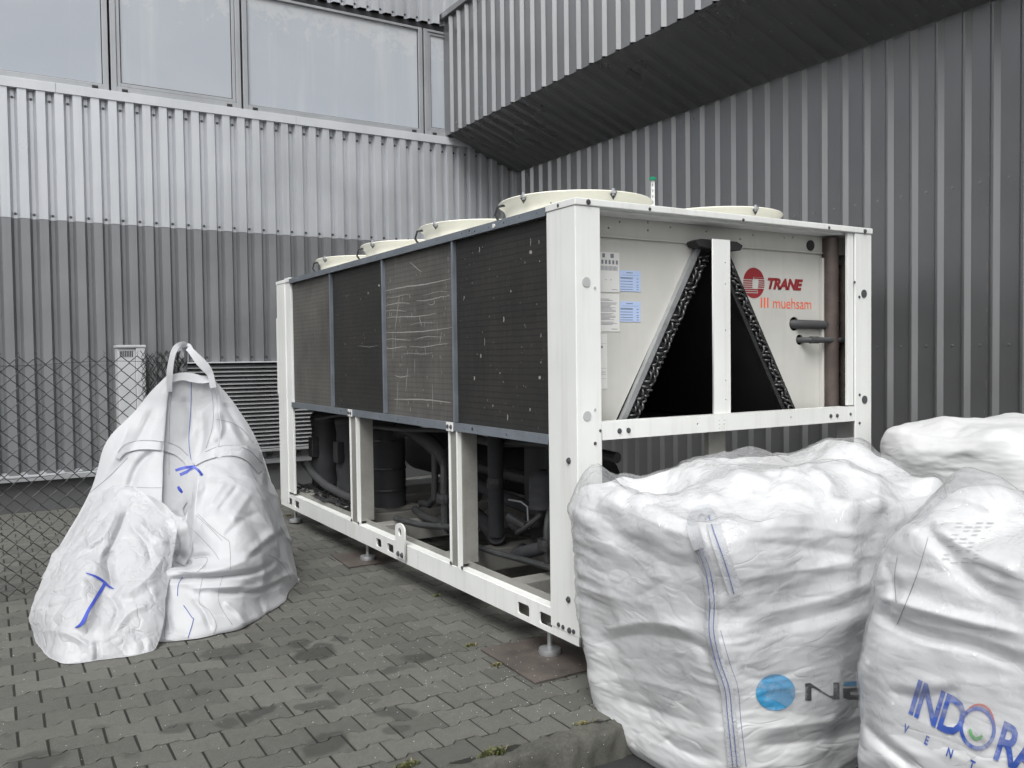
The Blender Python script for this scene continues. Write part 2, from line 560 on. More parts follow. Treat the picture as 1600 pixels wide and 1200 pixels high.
def paver_mat(spots):
    m, t, b = mat_new('concrete_paver')
    k = NB(t)
    p_ = k.pos()
    oi = k.n('ShaderNodeObjectInfo')
    n1 = k.noise(p_, 1.3, 4)
    n2 = k.noise(p_, 22, 6, 0.7)
    n3 = k.noise(p_, 260, 3, 0.6)
    c = k.mix(k.ramp(n1, [(0.3, 0.0), (0.7, 1.0)]), (0.057, 0.057, 0.050), (0.086, 0.085, 0.076))
    c = k.mix(0.35, c, k.ramp(n2, [(0.3, (0.05, 0.049, 0.043)), (0.7, (0.135, 0.132, 0.118))]))
    c = k.mix(0.30, c, k.ramp(n3, [(0.35, (0.035, 0.035, 0.031)), (0.68, (0.20, 0.196, 0.18))]))
    tone = k.ramp(oi.outputs['Random'], [(0.0, 0.76), (1.0, 1.14)])
    c = k.mix(1.0, c, tone, 'MULTIPLY')
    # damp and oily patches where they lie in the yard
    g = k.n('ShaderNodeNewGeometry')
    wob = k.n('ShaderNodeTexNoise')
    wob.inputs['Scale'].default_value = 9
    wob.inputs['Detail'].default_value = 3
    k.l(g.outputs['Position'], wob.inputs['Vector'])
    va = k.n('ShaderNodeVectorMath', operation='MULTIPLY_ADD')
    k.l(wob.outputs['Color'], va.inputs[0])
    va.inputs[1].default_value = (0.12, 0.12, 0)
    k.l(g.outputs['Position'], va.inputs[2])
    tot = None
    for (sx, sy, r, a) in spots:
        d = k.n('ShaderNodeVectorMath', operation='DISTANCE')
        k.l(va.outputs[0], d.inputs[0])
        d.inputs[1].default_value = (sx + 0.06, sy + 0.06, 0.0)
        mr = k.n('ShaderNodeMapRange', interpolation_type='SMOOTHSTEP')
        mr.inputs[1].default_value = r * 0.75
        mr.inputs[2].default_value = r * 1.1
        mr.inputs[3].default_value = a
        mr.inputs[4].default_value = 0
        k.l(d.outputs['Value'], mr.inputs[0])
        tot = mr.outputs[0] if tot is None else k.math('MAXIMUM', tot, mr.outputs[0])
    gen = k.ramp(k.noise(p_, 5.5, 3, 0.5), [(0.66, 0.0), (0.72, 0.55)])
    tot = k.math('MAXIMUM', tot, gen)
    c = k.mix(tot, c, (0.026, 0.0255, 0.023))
    k.l(c, b.inputs['Base Color'])
    rr = k.n('ShaderNodeMapRange')
    rr.inputs[3].default_value = 0.82
    rr.inputs[4].default_value = 0.6
    k.l(tot, rr.inputs[0])
    k.l(rr.outputs[0], b.inputs['Roughness'])
    k.l(k.bump(k.math('ADD', n3, k.math('MULTIPLY', n2, 1.2)), 0.35, 0.003), b.inputs['Normal'])
    return m
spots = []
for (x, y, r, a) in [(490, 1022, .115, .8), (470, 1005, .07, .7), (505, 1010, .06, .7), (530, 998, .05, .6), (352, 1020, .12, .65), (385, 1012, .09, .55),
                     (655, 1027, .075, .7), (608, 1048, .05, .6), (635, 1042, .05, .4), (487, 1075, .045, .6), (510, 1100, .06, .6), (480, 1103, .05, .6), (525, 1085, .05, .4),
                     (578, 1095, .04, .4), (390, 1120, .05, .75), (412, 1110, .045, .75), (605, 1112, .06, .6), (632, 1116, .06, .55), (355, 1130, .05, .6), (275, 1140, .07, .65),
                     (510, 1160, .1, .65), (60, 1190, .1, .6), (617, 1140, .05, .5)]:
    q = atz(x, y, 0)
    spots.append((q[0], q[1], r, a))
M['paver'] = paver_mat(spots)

def fabric(name, base=(0.565, 0.57, 0.59), rough=0.5, trans=0.3, weave=0.15, dirt=0.25, dirtcol=(0.35, 0.345, 0.33), bumpn=0.25, wr=(9, 9, 9), crisp=0.35, vs=0.5):
    m, t, b = mat_new(name)
    k = NB(t)
    p_ = k.pos()
    n1 = k.noise(p_, 2.0, 5, 0.65)
    n2 = k.noise(p_, 7.0, 6, 0.7, 0.5)
    c = k.mix(k.math('MULTIPLY', k.ramp(n2, [(0.58, 0.0), (0.80, 1.0)]), dirt), base, dirtcol)
    c = k.mix(k.math('MULTIPLY', k.ramp(n1, [(0.35, 0.0), (0.75, 1.0)]), 0.12), c, tuple(x * 0.8 for x in base))
    k.l(c, b.inputs['Base Color'])
    b.inputs['Roughness'].default_value = rough
    b.inputs['Specular IOR Level'].default_value = 0.45
    tr = k.n('ShaderNodeBsdfTranslucent')
    k.l(c, tr.inputs['Color'])
    mx = k.n('ShaderNodeMixShader')
    mx.inputs[0].default_value = trans
    k.l(b.outputs[0], mx.inputs[1])
    k.l(tr.outputs[0], mx.inputs[2])
    out = [n_ for n_ in t.nodes if n_.type == 'OUTPUT_MATERIAL'][0]
    k.l(mx.outputs[0], out.inputs['Surface'])
    cr = k.n('ShaderNodeTexNoise')
    try:
        cr.noise_type = 'RIDGED_MULTIFRACTAL'
    except Exception:
        pass
    cr.inputs['Scale'].default_value = 1.0
    cr.inputs['Detail'].default_value = 3
    cr.inputs['Distortion'].default_value = 0.3
    k.l(k.pos(wr), cr.inputs['Vector'])
    vo = k.n('ShaderNodeTexVoronoi', feature='DISTANCE_TO_EDGE')
    vo.inputs['Scale'].default_value = 1.0
    wa = k.n('ShaderNodeVectorMath', operation='MULTIPLY_ADD')
    k.l(cr.outputs['Color'], wa.inputs[0])
    wa.inputs[1].default_value = (1.1, 1.1, 1.1)
    k.l(k.pos(tuple(q * vs for q in wr)), wa.inputs[2])
    k.l(wa.outputs[0], vo.inputs['Vector'])
    ln = k.math('MULTIPLY', k.ramp(vo.outputs['Distance'], [(0.0, 0.0), (0.10, 0.75), (0.45, 1.0)]), crisp)
    bb = k.bump(k.math('ADD', cr.outputs['Fac'], ln), bumpn, 0.012)
    k.l(bb, b.inputs['Normal'])
    k.l(bb, tr.inputs['Normal'])
    return m
M['bag'] = fabric('woven_polypropylene', wr=(8, 8, 8))
M['bag_thin'] = fabric('thin_liner_skirt', (0.575, 0.58, 0.60), 0.42, 0.35, wr=(13, 13, 13), bumpn=0.38, dirt=0.08, crisp=0.8)
M['bag_full'] = fabric('woven_polypropylene_filled', (0.64, 0.645, 0.655), 0.42, 0.12, dirt=0.5, wr=(5, 5, 13), bumpn=0.4)
M['bag_clean'] = fabric('woven_polypropylene_clean', (0.63, 0.635, 0.64), 0.5, 0.15, dirt=0.08, wr=(4, 4, 12), bumpn=0.2)
M['webbing'] = fabric('lifting_webbing', (0.44, 0.45, 0.47), 0.7, 0.1, dirt=0.3, wr=(120, 120, 120), bumpn=0.3)

def film_mat(name, milk=0.12):
    m, t, b = mat_new(name)
    k = NB(t)
    p_ = k.pos()
    nn = k.n('ShaderNodeTexNoise')
    nn.inputs['Scale'].default_value = 4
    nn.inputs['Detail'].default_value = 4
    nn.inputs['Distortion'].default_value = 0.8
    k.l(p_, nn.inputs['Vector'])
    n = nn.outputs['Fac']
    t.nodes.remove(b)
    df = k.n('ShaderNodeBsdfDiffuse')
    df.inputs['Color'].default_value = (0.82, 0.825, 0.85, 1)
    tl = k.n('ShaderNodeBsdfTranslucent')
    tl.inputs['Color'].default_value = (0.85, 0.855, 0.88, 1)
    hz = k.n('ShaderNodeMixShader')
    hz.inputs[0].default_value = 0.5
    k.l(df.outputs[0], hz.inputs[1])
    k.l(tl.outputs[0], hz.inputs[2])
    tp = k.n('ShaderNodeBsdfTransparent')
    mx = k.n('ShaderNodeMixShader')
    k.l(k.ramp(n, [(0.35, milk * 0.4), (0.75, min(1, milk * 2.2))]), mx.inputs[0])
    k.l(tp.outputs[0], mx.inputs[1])
    k.l(hz.outputs[0], mx.inputs[2])
    gl = k.n('ShaderNodeBsdfGlossy')
    gl.inputs['Roughness'].default_value = 0.10
    fr = k.n('ShaderNodeLayerWeight')
    fr.inputs['Blend'].default_value = 0.5
    m2 = k.n('ShaderNodeMixShader')
    k.l(k.ramp(fr.outputs['Facing'], [(0.0, 0.05), (0.5, 0.12), (0.85, 0.35), (1.0, 0.7)]), m2.inputs[0])
    k.l(mx.outputs[0], m2.inputs[1])
    k.l(gl.outputs[0], m2.inputs[2])
    cr = k.noise(p_, 14, 3, 0.65, 1.0)
    vo = k.n('ShaderNodeTexVoronoi', feature='DISTANCE_TO_EDGE')
    vo.inputs['Scale'].default_value = 1.0
    wa = k.n('ShaderNodeVectorMath', operation='MULTIPLY_ADD')
    k.l(nn.outputs['Color'], wa.inputs[0])
    wa.inputs[1].default_value = (2.4, 2.4, 2.4)
    k.l(k.pos((5, 5, 8)), wa.inputs[2])
    k.l(wa.outputs[0], vo.inputs['Vector'])
    ln = k.math('MULTIPLY', k.ramp(vo.outputs['Distance'], [(0.0, 0.0), (0.05, 0.8), (0.25, 1.0)]), 0.4)
    bb = k.bump(k.math('ADD', cr, ln), 0.5, 0.012)
    for nd in (df, tl, gl, fr):
        k.l(bb, nd.inputs['Normal'])
    out = [n_ for n_ in t.nodes if n_.type == 'OUTPUT_MATERIAL'][0]
    k.l(m2.outputs[0], out.inputs['Surface'])
    return m
M['film'] = film_mat('clear_film', 0.17)
M['leaf'] = painted('weed_green', (0.075, 0.085, 0.03), 0.6, 0, 0.35, 40)
M['straw'] = painted('weed_dry', (0.20, 0.17, 0.09), 0.7, 0, 0.3, 40)

# ================================================================== the setting
YF, XR, XO = 6.65, 3.786, 2.745          # far wall, right-hand wall, face of the overhang
ZLOW = -0.12                             # asphalt in front of the kerb
g = MB().add([(-120, -120, ZLOW), (120, -120, ZLOW), (120, 120, ZLOW), (-120, 120, ZLOW)], [(0, 1, 2, 3)]).build('ground', M['asphalt'])
tag(g, 'dark asphalt yard surface below the concrete kerb', kind='structure')

pav = MB().box(-9, XR + 0.05, -0.455, YF + 0.1, ZLOW - 0.2, -0.0055).build('pavement', M['soil'])
tag(pav, 'grey interlocking concrete paving with damp patches', kind='structure')

hx, hw, hn = 0.0955, 0.0800, 0.0605
half = [(-hx, hw), (-.060, hw), (-.040, hn), (.040, hn), (.060, hw), (hx, hw)]
outline = half + [(x, -y) for x, y in half[::-1]]
def paver_geo():
    n = len(outline)
    vs, fs = [], []
    ch = 0.0030
    for (s, z) in ((0, -0.035), (0, -0.004), (1, 0.0)):
        for (x, y) in outline:
            vs.append((x - s * ch * np.sign(x), y - s * ch * np.sign(y), z))
    for k in (0, 1):
        for i in range(n):
            j = (i + 1) % n
            fs.append((k * n + i, (k + 1) * n + i, (k + 1) * n + j, k * n + j))
    fs.append(tuple(range(2 * n, 3 * n))[::-1])
    return vs, fs
pvs, pfs = paver_geo()
pme = bpy.data.meshes.new('paver')
pme.from_pydata(pvs, [], pfs)
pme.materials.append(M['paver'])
cells = []
row0 = 0.858                                   # centre of a row, joints at X = -1.942 + 0.2 k
for r_ in range(-9, 40):
    y = row0 + 0.15 * r_
    if y - 0.08 < -0.45 or y + 0.08 > YF + 0.02:
        continue
    x0 = -1.942 + 0.1 + (0.1 if r_ % 2 else 0.0)
    for c_ in range(-14, 29):
        x = x0 + 0.2 * c_
        if x + 0.1 > XR or x < -4.6:
            continue
        cells.append((x, y))
def paver_view(c):
    d = np.array([c[0], c[1], 0]) - CAM
    w = d @ FW
    px, py = 800 + FPX * (d @ RX) / w, 600 - FPX * (d @ UP) / w
    if not (-20 < px < 1000 and py < 1225) or w < 0.3:
        return 0
    if c[0] > 0.35 and c[1] > 0:
        return 0
    if px > 905 and c[1] < 0.2:
        return 0.02 / w ** 3
    if -2.0 < c[0] < -0.6 and 1.7 < c[1] < 4.6:
        return 0
    return 1 / w ** 3
order = sorted(cells, key=paver_view, reverse=True)
prnd = random.Random(3)
rest_v, rest_f = [], []
pv_np = np.array(pvs)
for i, (x, y) in enumerate(order):
    dz, a = prnd.uniform(-0.0022, 0.0012), prnd.gauss(0, R(0.5))
    tx, ty = prnd.gauss(0, 0.004), prnd.gauss(0, 0.004)
    if i < 300:
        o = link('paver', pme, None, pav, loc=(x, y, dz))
        o.rotation_euler = (tx, ty, a)
    else:
        ca, sa = math.cos(a), math.sin(a)
        q = np.stack([x + ca * pv_np[:, 0] - sa * pv_np[:, 1], y + sa * pv_np[:, 0] + ca * pv_np[:, 1], pv_np[:, 2] + dz], 1)
        n0 = len(rest_v)
        rest_v += q.tolist()
        rest_f += [tuple(k + n0 for k in f) for f in pfs]
me = bpy.data.meshes.new('far_pavers')
me.from_pydata(rest_v, [], rest_f)
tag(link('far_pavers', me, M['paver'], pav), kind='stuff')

# ---- kerb of broken concrete along the edge of the paving
def rough_bar(x0, x1, prof, n, amp, seed):
    xs = np.linspace(x0, x1, n)
    P = np.zeros((n, len(prof), 3))
    for j, (y, z) in enumerate(prof):
        P[:, j, 0], P[:, j, 1], P[:, j, 2] = xs, y, z
    nz = vnoise(P, 9, seed) * amp + vnoise(P, 30, seed + 1) * amp * 0.5
    P[..., 1] += nz
    P[..., 2] += (vnoise(P, 12, seed + 2) * amp * 0.5 + vnoise(P, 45, seed + 3) * amp * 0.3) * (np.arange(len(prof)) > 1)
    return P
def grid_mesh(P, name, close_u=False):
    nu, nv = P.shape[:2]
    idx = np.arange(nu * nv).reshape(nu, nv)
    i2 = np.roll(idx, -1, 0) if close_u else idx[1:]
    i1 = idx if close_u else idx[:-1]
    F = np.stack([i1[:, :-1], i2[:, :-1], i2[:, 1:], i1[:, 1:]], -1).reshape(-1, 4)
    me = bpy.data.meshes.new(name)
    me.from_pydata(P.reshape(-1, 3).tolist(), [], F.tolist())
    me.update()
    return me
prof = [(-0.535, ZLOW - 0.05), (-0.53, -0.08), (-0.524, -0.04), (-0.514, -0.012), (-0.502, 0.002)] + [(-0.494 + 0.0068 * k, 0.004) for k in range(9)] + [(-0.434, 0.0), (-0.430, -0.03)]
xk = -9.0
while xk < XR:                               # kerb stones about a metre long
    P = rough_bar(xk, min(xk + 0.992, XR), prof, 90, 0.020, int((xk + 20) * 7))
    o = link('kerb', grid_mesh(P, 'kerb'), M['kerb'], None, smooth=True)
    if xk == -9.0:
        kerb0 = o
        tag(o, 'rough broken concrete kerb along the edge of the paving', kind='structure')
    else:
        o.name = 'kerb_stone'
        o.parent = kerb0
    xk += 1.0

# ================================================================== far building: light ribbed cladding, window band
far = thing('factory_building', (0, YF, 0), 'light grey ribbed metal factory wall with a band of frosted windows', 'building')
box('wall', (-30, XR + 0.3, YF + 0.08, YF + 3, -0.2, 9), M['core'], far, 0)

def corr(name, org, ds, dl, nrm, prof, pitch, n, length, mat, parent, start=0.0):
    """profiled sheet: profile repeated n times along ds, extruded by length along dl, ribs towards nrm"""
    org, ds, dl, nrm = [np.array(q, float) for q in (org, ds, dl, nrm)]
    line = []
    for i in range(n):
        for (s, d) in prof:
            line.append((start + i * pitch + s, d))
    line.append((start + n * pitch + prof[0][0], prof[0][1]))
    vs, fs = [], []
    for k in (0, 1):
        for (s, d) in line:
            vs.append(org + ds * s + nrm * d + dl * (k * length))
    m_ = len(line)
    for i in range(m_ - 1):
        fs.append((i, i + 1, m_ + i + 1, m_ + i))
    return MB().add(vs, fs).build(name, mat, parent)

FP = 0.1635
fprof = [(-0.016, 0.0), (0.016, 0.0), (0.042, 0.060), (0.1215, 0.060)]     # valley with the screws, broad crest
VX0 = -2.034                                                              # a valley centre
def far_tier(z0, z1, mat, proud, x0, x1, per=6):
    k0 = int(math.floor((x0 - VX0) / FP))
    x = VX0 + k0 * FP
    i = 0
    while x < x1:
        n = min(per, int(math.ceil((x1 - x) / FP)))
        corr('cladding_sheet', (x, YF - proud - 0.0008 * (i % 2), z0), (1, 0, 0), (0, 0, 1), (0, -1, 0), fprof, FP, n, z1 - z0, mat, far)
        x += n * FP
        i += 1
far_tier(5.70, 9.0, M['light_clad'], 0.012, -9, XR)
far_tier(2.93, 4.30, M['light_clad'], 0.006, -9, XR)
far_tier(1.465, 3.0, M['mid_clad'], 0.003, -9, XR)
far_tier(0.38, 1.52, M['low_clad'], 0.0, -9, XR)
box('plinth', (-9, XR, YF - 0.005, YF + 0.1, -0.2, 0.40), M['plinth'], far, 0.0)
P_ = [(-9, YF - 0.085, 0.315), (-9, YF - 0.085, 0.365), (-9, YF - 0.01, 0.405), (-9, YF - 0.006, 0.405), (-9, YF - 0.006, 0.315)]
MB().prism(P_, (XR + 9, 0, 0)).build('base_flashing', M['frame_alu'], far, 0.002)
# sill flashing below the windows, in lengths
xs = -9.0
while xs < XR - 0.05:
    xe = min(xs + 2.45, XR - 0.02)
    P_ = [(xs, YF - 0.078, 4.203), (xs, YF - 0.080, 4.298), (xs, YF + 0.02, 4.312), (xs, YF + 0.02, 4.203)]
    MB().prism(P_, (xe - xs - 0.003, 0, 0)).build('sill_flashing', M['flash'], far, 0.002)
    xs = xe
def screw_mesh(r=0.008, h=0.006):
    return MB().lathe([(r * 1.5, 0), (r * 1.5, h * 0.3), (r, h * 0.35), (r * 0.9, h), (0.0005, h)], (0, 0, 0), 7)
def screw_field(name, pts, nrm, r, mat, parent):
    """many fasteners too small to pick apart, one part"""
    s = screw_mesh(r)
    V = np.array(s.v)
    q = Vector((0, 0, 1)).rotation_difference(Vector(nrm)).to_matrix()
    V = V @ np.array(q).T
    mb = MB()
    for p_ in pts:
        mb.add(V + np.array(p_), s.f)
    return tag(mb.build(name, mat, parent), kind='stuff')
pts = []
for k in range(-30, 36):
    x = VX0 + k * FP
    if x < XR - 0.05:
        pts += [(x, YF - 0.007, 4.12), (x, YF - 0.007, 2.975)]
        if x < XO - 0.05:
            pts.append((x, YF - 0.013, 5.75))
        if x > -0.45:
            pts.append((x, YF - 0.004, 1.53))
screw_field('screws', pts, (0, -1, 0), 0.010, M['dark_screw'], far)

# windows
wins = [(-5.6, -3.32), (-3.30, -1.157), (-1.135, 0.194), (0.216, 2.441), (2.462, XR - 0.01)]
ZW0, ZW1 = 4.306, 5.625
for i, (x0, x1) in enumerate(wins):
    w = bpy.data.objects.new('window', None)
    col.objects.link(w)
    w.parent = far
    w.matrix_parent_inverse = Matrix.Translation(-wroot(far))
    fw_ = 0.055
    yo = YF - 0.035
    mb = MB()
    mb.box(x0, x0 + fw_, yo, YF + 0.06, ZW0, ZW1).box(x1 - fw_, x1, yo, YF + 0.06, ZW0, ZW1)
    mb.box(x0 + fw_, x1 - fw_, yo + 0.001, YF + 0.06, ZW0, ZW0 + 0.06).box(x0 + fw_, x1 - fw_, yo + 0.001, YF + 0.06, ZW1 - 0.03, ZW1)
    mb.build('frame', M['frame_alu'], w, 0.004)
    ins = fw_
    if i in (2, 4):                                    # opening sashes have a frame of their own
        a, b_ = x0 + fw_ + 0.004, x1 - fw_ - 0.004
        z0, z1 = ZW0 + 0.064, ZW1 - 0.034
        mb = MB()
        mb.box(a, a + 0.034, yo + 0.012, YF + 0.05, z0, z1).box(b_ - 0.034, b_, yo + 0.012, YF + 0.05, z0, z1)
        mb.box(a + 0.034, b_ - 0.034, yo + 0.013, YF + 0.05, z0, z0 + 0.036).box(a + 0.034, b_ - 0.034, yo + 0.013, YF + 0.05, z1 - 0.03, z1)
        mb.build('sash', M['frame_alu'], w, 0.003)
    box('pane', (x0 + 0.03, x1 - 0.03, YF - 0.006, YF + 0.01, ZW0 + 0.03, ZW1 - 0.015), M['glass'], w, 0)
    gi = 0.055 if i not in (2, 4) else 0.093
    gz0, gz1 = (ZW0 + 0.06, ZW1 - 0.03) if i not in (2, 4) else (ZW0 + 0.10, ZW1 - 0.064)
    mb = MB()
    mb.box(x0 + gi, x0 + gi + 0.008, YF - 0.012, YF - 0.004, gz0, gz1).box(x1 - gi - 0.008, x1 - gi, YF - 0.012, YF - 0.004, gz0, gz1)
    mb.box(x0 + gi + 0.008, x1 - gi - 0.008, YF - 0.012, YF - 0.004, gz0, gz0 + 0.008)
    mb.build('gasket', M['black'], w)
    for lx in (x0 + 0.10, x1 - 0.16):
        box('latch', (lx, lx + 0.055, yo - 0.014, yo + 0.004, ZW0 + 0.008, ZW0 + 0.034), M['black'], w, 0.002)
box('shadow_gap_strip', (-9, XR - 0.01, YF - 0.02, YF + 0.07, 5.628, 5.698), M['darkmetal'], far, 0.002)  # dark-coloured strip stands in for the shadow gap under the upper cladding

# louvre in the wall behind the chiller
lv = thing('wall_louver', (0.3, YF - 0.06, 0.48), 'dark grey horizontal slat louver in the far wall behind the chiller', 'louver')
LX0, LX1, LZ0, LZ1 = -0.50, 1.05, 0.49, 1.445
mb = MB()
mb.box(LX0 - 0.04, LX0, YF - 0.165, YF - 0.064, LZ0 - 0.03, LZ1 + 0.02).box(LX1, LX1 + 0.04, YF - 0.165, YF - 0.064, LZ0 - 0.03, LZ1 + 0.02)
mb.box(LX0, LX1, YF - 0.165, YF - 0.064, LZ0 - 0.03, LZ0)
mb.build('frame', M['louver'], lv, 0.003)
box('top_flashing', (LX0 - 0.05, LX1 + 0.05, YF - 0.18, YF - 0.03, LZ1 + 0.022, LZ1 + 0.035), M['flash'], lv, 0.002)
box('backing', (LX0, LX1, YF - 0.080, YF - 0.066, LZ0, LZ1 + 0.02), M['black'], lv, 0)
sm = MB().prism([(0, -0.045, -0.012), (0, -0.040, -0.016), (0, 0.035, 0.022), (0, 0.033, 0.026)], (LX1 - LX0, 0, 0)).mesh('slat')
sm.materials.append(M['louver'])
nz = 21
for k in range(nz):
    link('slat', sm, None, lv, loc=(LX0, YF - 0.118, LZ0 + 0.024 + k * (LZ1 - LZ0) / nz))

# ================================================================== dark building with overhang
dk = thing('dark_building', (XR, 0, 0), 'dark grey ribbed metal hall with a sloping soffit overhang', 'building')
box('wall', (XR + 0.04, XR + 4, -7, YF + 0.05, -0.2, 9), M['core'], dk, 0)
RP = 0.207
rprof = [(-0.065, 0.0), (0.065, 0.0), (0.095, 0.034), (0.112, 0.034)]     # broad flat with screws, narrow rib
ZSO, ZSI = 4.335, 3.955                                                  # soffit: outer edge, inner edge
def right_sheets(x, z0, z1, y_hi, y_lo, name='cladding_sheet', per=5, mat=M['dark_clad']):
    k = math.floor((y_hi - 0.1) / RP)
    y = 0.1 + k * RP
    # remainder strip into the corner
    i = 0
    while y > y_lo:
        corr(name, (x - 0.0008 * (i % 2), y, z0), (0, -1, 0), (0, 0, 1), (-1, 0, 0), rprof, RP, per, z1 - z0, mat, dk)
        y -= per * RP
        i += 1
    yt = 0.1 + k * RP
    MB().add([(x, yt + 0.065, z0), (x, y_hi, z0), (x, y_hi, z1), (x, yt + 0.065, z1)], [(0, 3, 2, 1)]).build('corner_strip', mat, dk)
right_sheets(XR, -0.05, ZSI + 0.03, YF - 0.004, -6.5)
right_sheets(XO, ZSO - 0.02, 5.78, YF - 0.02, -6.5, 'overhang_sheet')
# sloping soffit, ribs run from the outer edge to the wall
sl = np.array([XR - XO, 0, ZSI - ZSO])
L_ = np.linalg.norm(sl)
sl = sl / L_
nr = np.array([sl[2], 0, -sl[0]])
k = math.floor((YF - 0.1) / RP)
y = 0.1 + k * RP
while y > -6.5:
    corr('soffit_sheet', (XO + 0.002, y, ZSO), (0, -1, 0), sl, nr, rprof, RP, 5, L_ + 0.02, M['dark_clad'], dk)
    y -= 5 * RP
MB().add([(XO, YF - 0.003, ZSO), (XR, YF - 0.003, ZSI), (XR, 0.1 + k * RP + 0.065, ZSI), (XO, 0.1 + k * RP + 0.065, ZSO)], [(0, 1, 2, 3)]).build('soffit_strip', M['dark_clad'], dk)
MB().prism([(XO + 0.02, YF - 0.01, ZSO + 0.03), (XR + 0.1, YF - 0.01, ZSI + 0.03), (XR + 0.1, YF - 0.01, 5.75), (XO + 0.02, YF - 0.01, 5.75)], (0, -YF - 6.5, 0)).build('overhang_core', M['core'], dk)
box('parapet_cap', (XO - 0.06, XR + 0.2, -6.5, YF - 0.012, 5.762, 5.835), M['dark_clad'], dk, 0.004)

pts = []
for k in range(-28, 31):
    y = 0.1 + RP * k
    if y < YF - 0.05:
        pts += [(XR - 0.001, y, 2.700), (XR - 0.001, y, 1.540)]
screw_field('screws', pts, (-1, 0, 0), 0.0085, M['screw'], dk)
pts = []
for k in range(-26, 31):
    for f in (0.12, 0.5, 0.88):
        q = np.array([XO, 0.1 + RP * k, ZSO]) + sl * (L_ * f) + nr * 0.001
        if q[1] < YF - 0.05:
            pts.append(q)
screw_field('soffit_screws', pts, tuple(nr), 0.007, M['screw'], dk)

# ================================================================== the chiller
W, LEN = 2.135, 4.75
ZB, ZT = 0.146, 2.221
ch = thing('air_cooled_chiller', (W / 2, LEN / 2, 0), 'large white air cooled chiller with dark coil panels and fans on top', 'chiller')
wh, stl = M['white'], M['steelblue']

def wall_plate(name, axis, pos, outer, holes, thick, mat, parent=ch):
    """plate in a plane: axis 'x' -> plane X=pos with (Y,Z) outline, axis 'y' -> plane Y=pos with (X,Z) outline"""
    if axis == 'x':
        fr = ((pos, 0, 0), (0, 1, 0), (0, 0, 1))
    else:
        fr = ((0, pos, 0), (1, 0, 0), (0, 0, 1))
    return plate(name, [outer] + holes, thick, fr, mat, parent)
def rect(a0, a1, b0, b1):
    return [(a0, b0), (a1, b0), (a1, b1), (a0, b1)]

# corner posts: folded angles
def corner_post(x_out, y_out, sx, sy, wx, wy, z0=0.187, z1=2.187):
    x1, y1 = x_out + sx * wx, y_out + sy * wy
    t = 0.012
    poly = [(x_out, y_out), (x1, y_out), (x1, y_out + sy * t), (x_out + sx * t, y_out + sy * t), (x_out + sx * t, y1), (x_out, y1)]
    o = MB().prism([(a, b, z0) for a, b in poly], (0, 0, z1 - z0)).build('corner_post', wh, ch, 0.004)
    bm = bmesh.new(); bm.from_mesh(o.data); bmesh.ops.recalc_face_normals(bm, faces=bm.faces); bm.to_mesh(o.data); bm.free()
    return o
corner_post(0, 0, 1, 1, 0.144, 0.237)
corner_post(W, 0, -1, 1, 0.148, 0.237)
corner_post(0, LEN, 1, -1, 0.144, 0.25)
corner_post(W, LEN, -1, -1, 0.144, 0.237)
box('post_flange', (1.934, 1.986, 0.010, 0.030, 1.19, 2.187), wh, ch, 0.003)
box('post_flange', (0.008, 0.030, 4.352, 4.50, 0.29, 2.185), wh, ch, 0.003)
# roof deck and caps
box('roof_deck', (0.006, W - 0.006, 0.04, LEN - 0.02, 2.176, 2.206), wh, ch, 0.003)
box('front_cap', (-0.003, W + 0.004, -0.006, 0.20, 2.1885, ZT), wh, ch, 0.004)
box('side_cap', (-0.004, 0.06, -0.004, 0.238, 2.1875, ZT - 0.001), wh, ch, 0.003)
box('side_cap', (-0.003, 0.09, 4.50, LEN + 0.004, 2.1885, ZT - 0.002), wh, ch, 0.003)
box('side_cap', (-0.001, 0.09, 4.36, 4.50, 2.19, ZT + 0.006), wh, ch, 0.003)

# blue-grey rails above and below the coils
def side_rail(z0, z1, x):
    holes = []
    for y in np.arange(0.32, 4.3, 0.155):
        if prng.random() < 0.75:
            zc = (z0 + z1) / 2 + prng.uniform(-0.007, 0.007)
            holes.append(circle2(y, zc, prng.choice([0.0035, 0.0045, 0.006]), 8))
    for y in (1.0, 3.1):
        holes.append(circle2(y, (z0 + z1) / 2, 0.011, 10))
    wall_plate('side_rail', 'x', x + 0.004, rect(0.24, 4.352, z0, z1), holes, 0.008, stl)
    box('rail_flange', (x + 0.009, x + 0.05, 0.24, 4.352, z1 - 0.008, z1 - 0.002), stl, ch, 0)
    box('rail_back', (x + 0.016, x + 0.03, 0.24, 4.352, z0 + 0.003, z1 - 0.01), M['black'], ch, 0)
prng = random.Random(11)
side_rail(2.172, 2.214, -0.002)
side_rail(1.070, 1.117, -0.002)
# coil panels with a divider between each two
div = [0.242, 1.232, 2.272, 3.320, 4.352]
for i in range(4):
    m_ = M['coil_dusty'] if i in (1, 3) else M['coil_dark']
    box('coil_panel', (0.030, 0.10, div[i] + 0.002, div[i + 1] - 0.002, 1.105, 2.168), m_, ch, 0)
for y in div[1:4]:
    box('coil_divider', (0.004, 0.034, y - 0.009, y + 0.009, 1.118, 2.171), stl, ch, 0.002)
    for z in np.arange(1.2, 2.15, 0.19):
        pass
box('coil_panel', (W - 0.10, W - 0.03, 0.24, 4.352, 1.105, 2.168), M['coil_dark'], ch, 0)
box('coil_tray', (0.03, W - 0.03, 0.16, 4.60, 1.088, 1.104), M['black'], ch, 0)
box('end_panel', (0.02, W - 0.02, 4.62, 4.64, 1.09, 2.17), M['panel'], ch, 0)

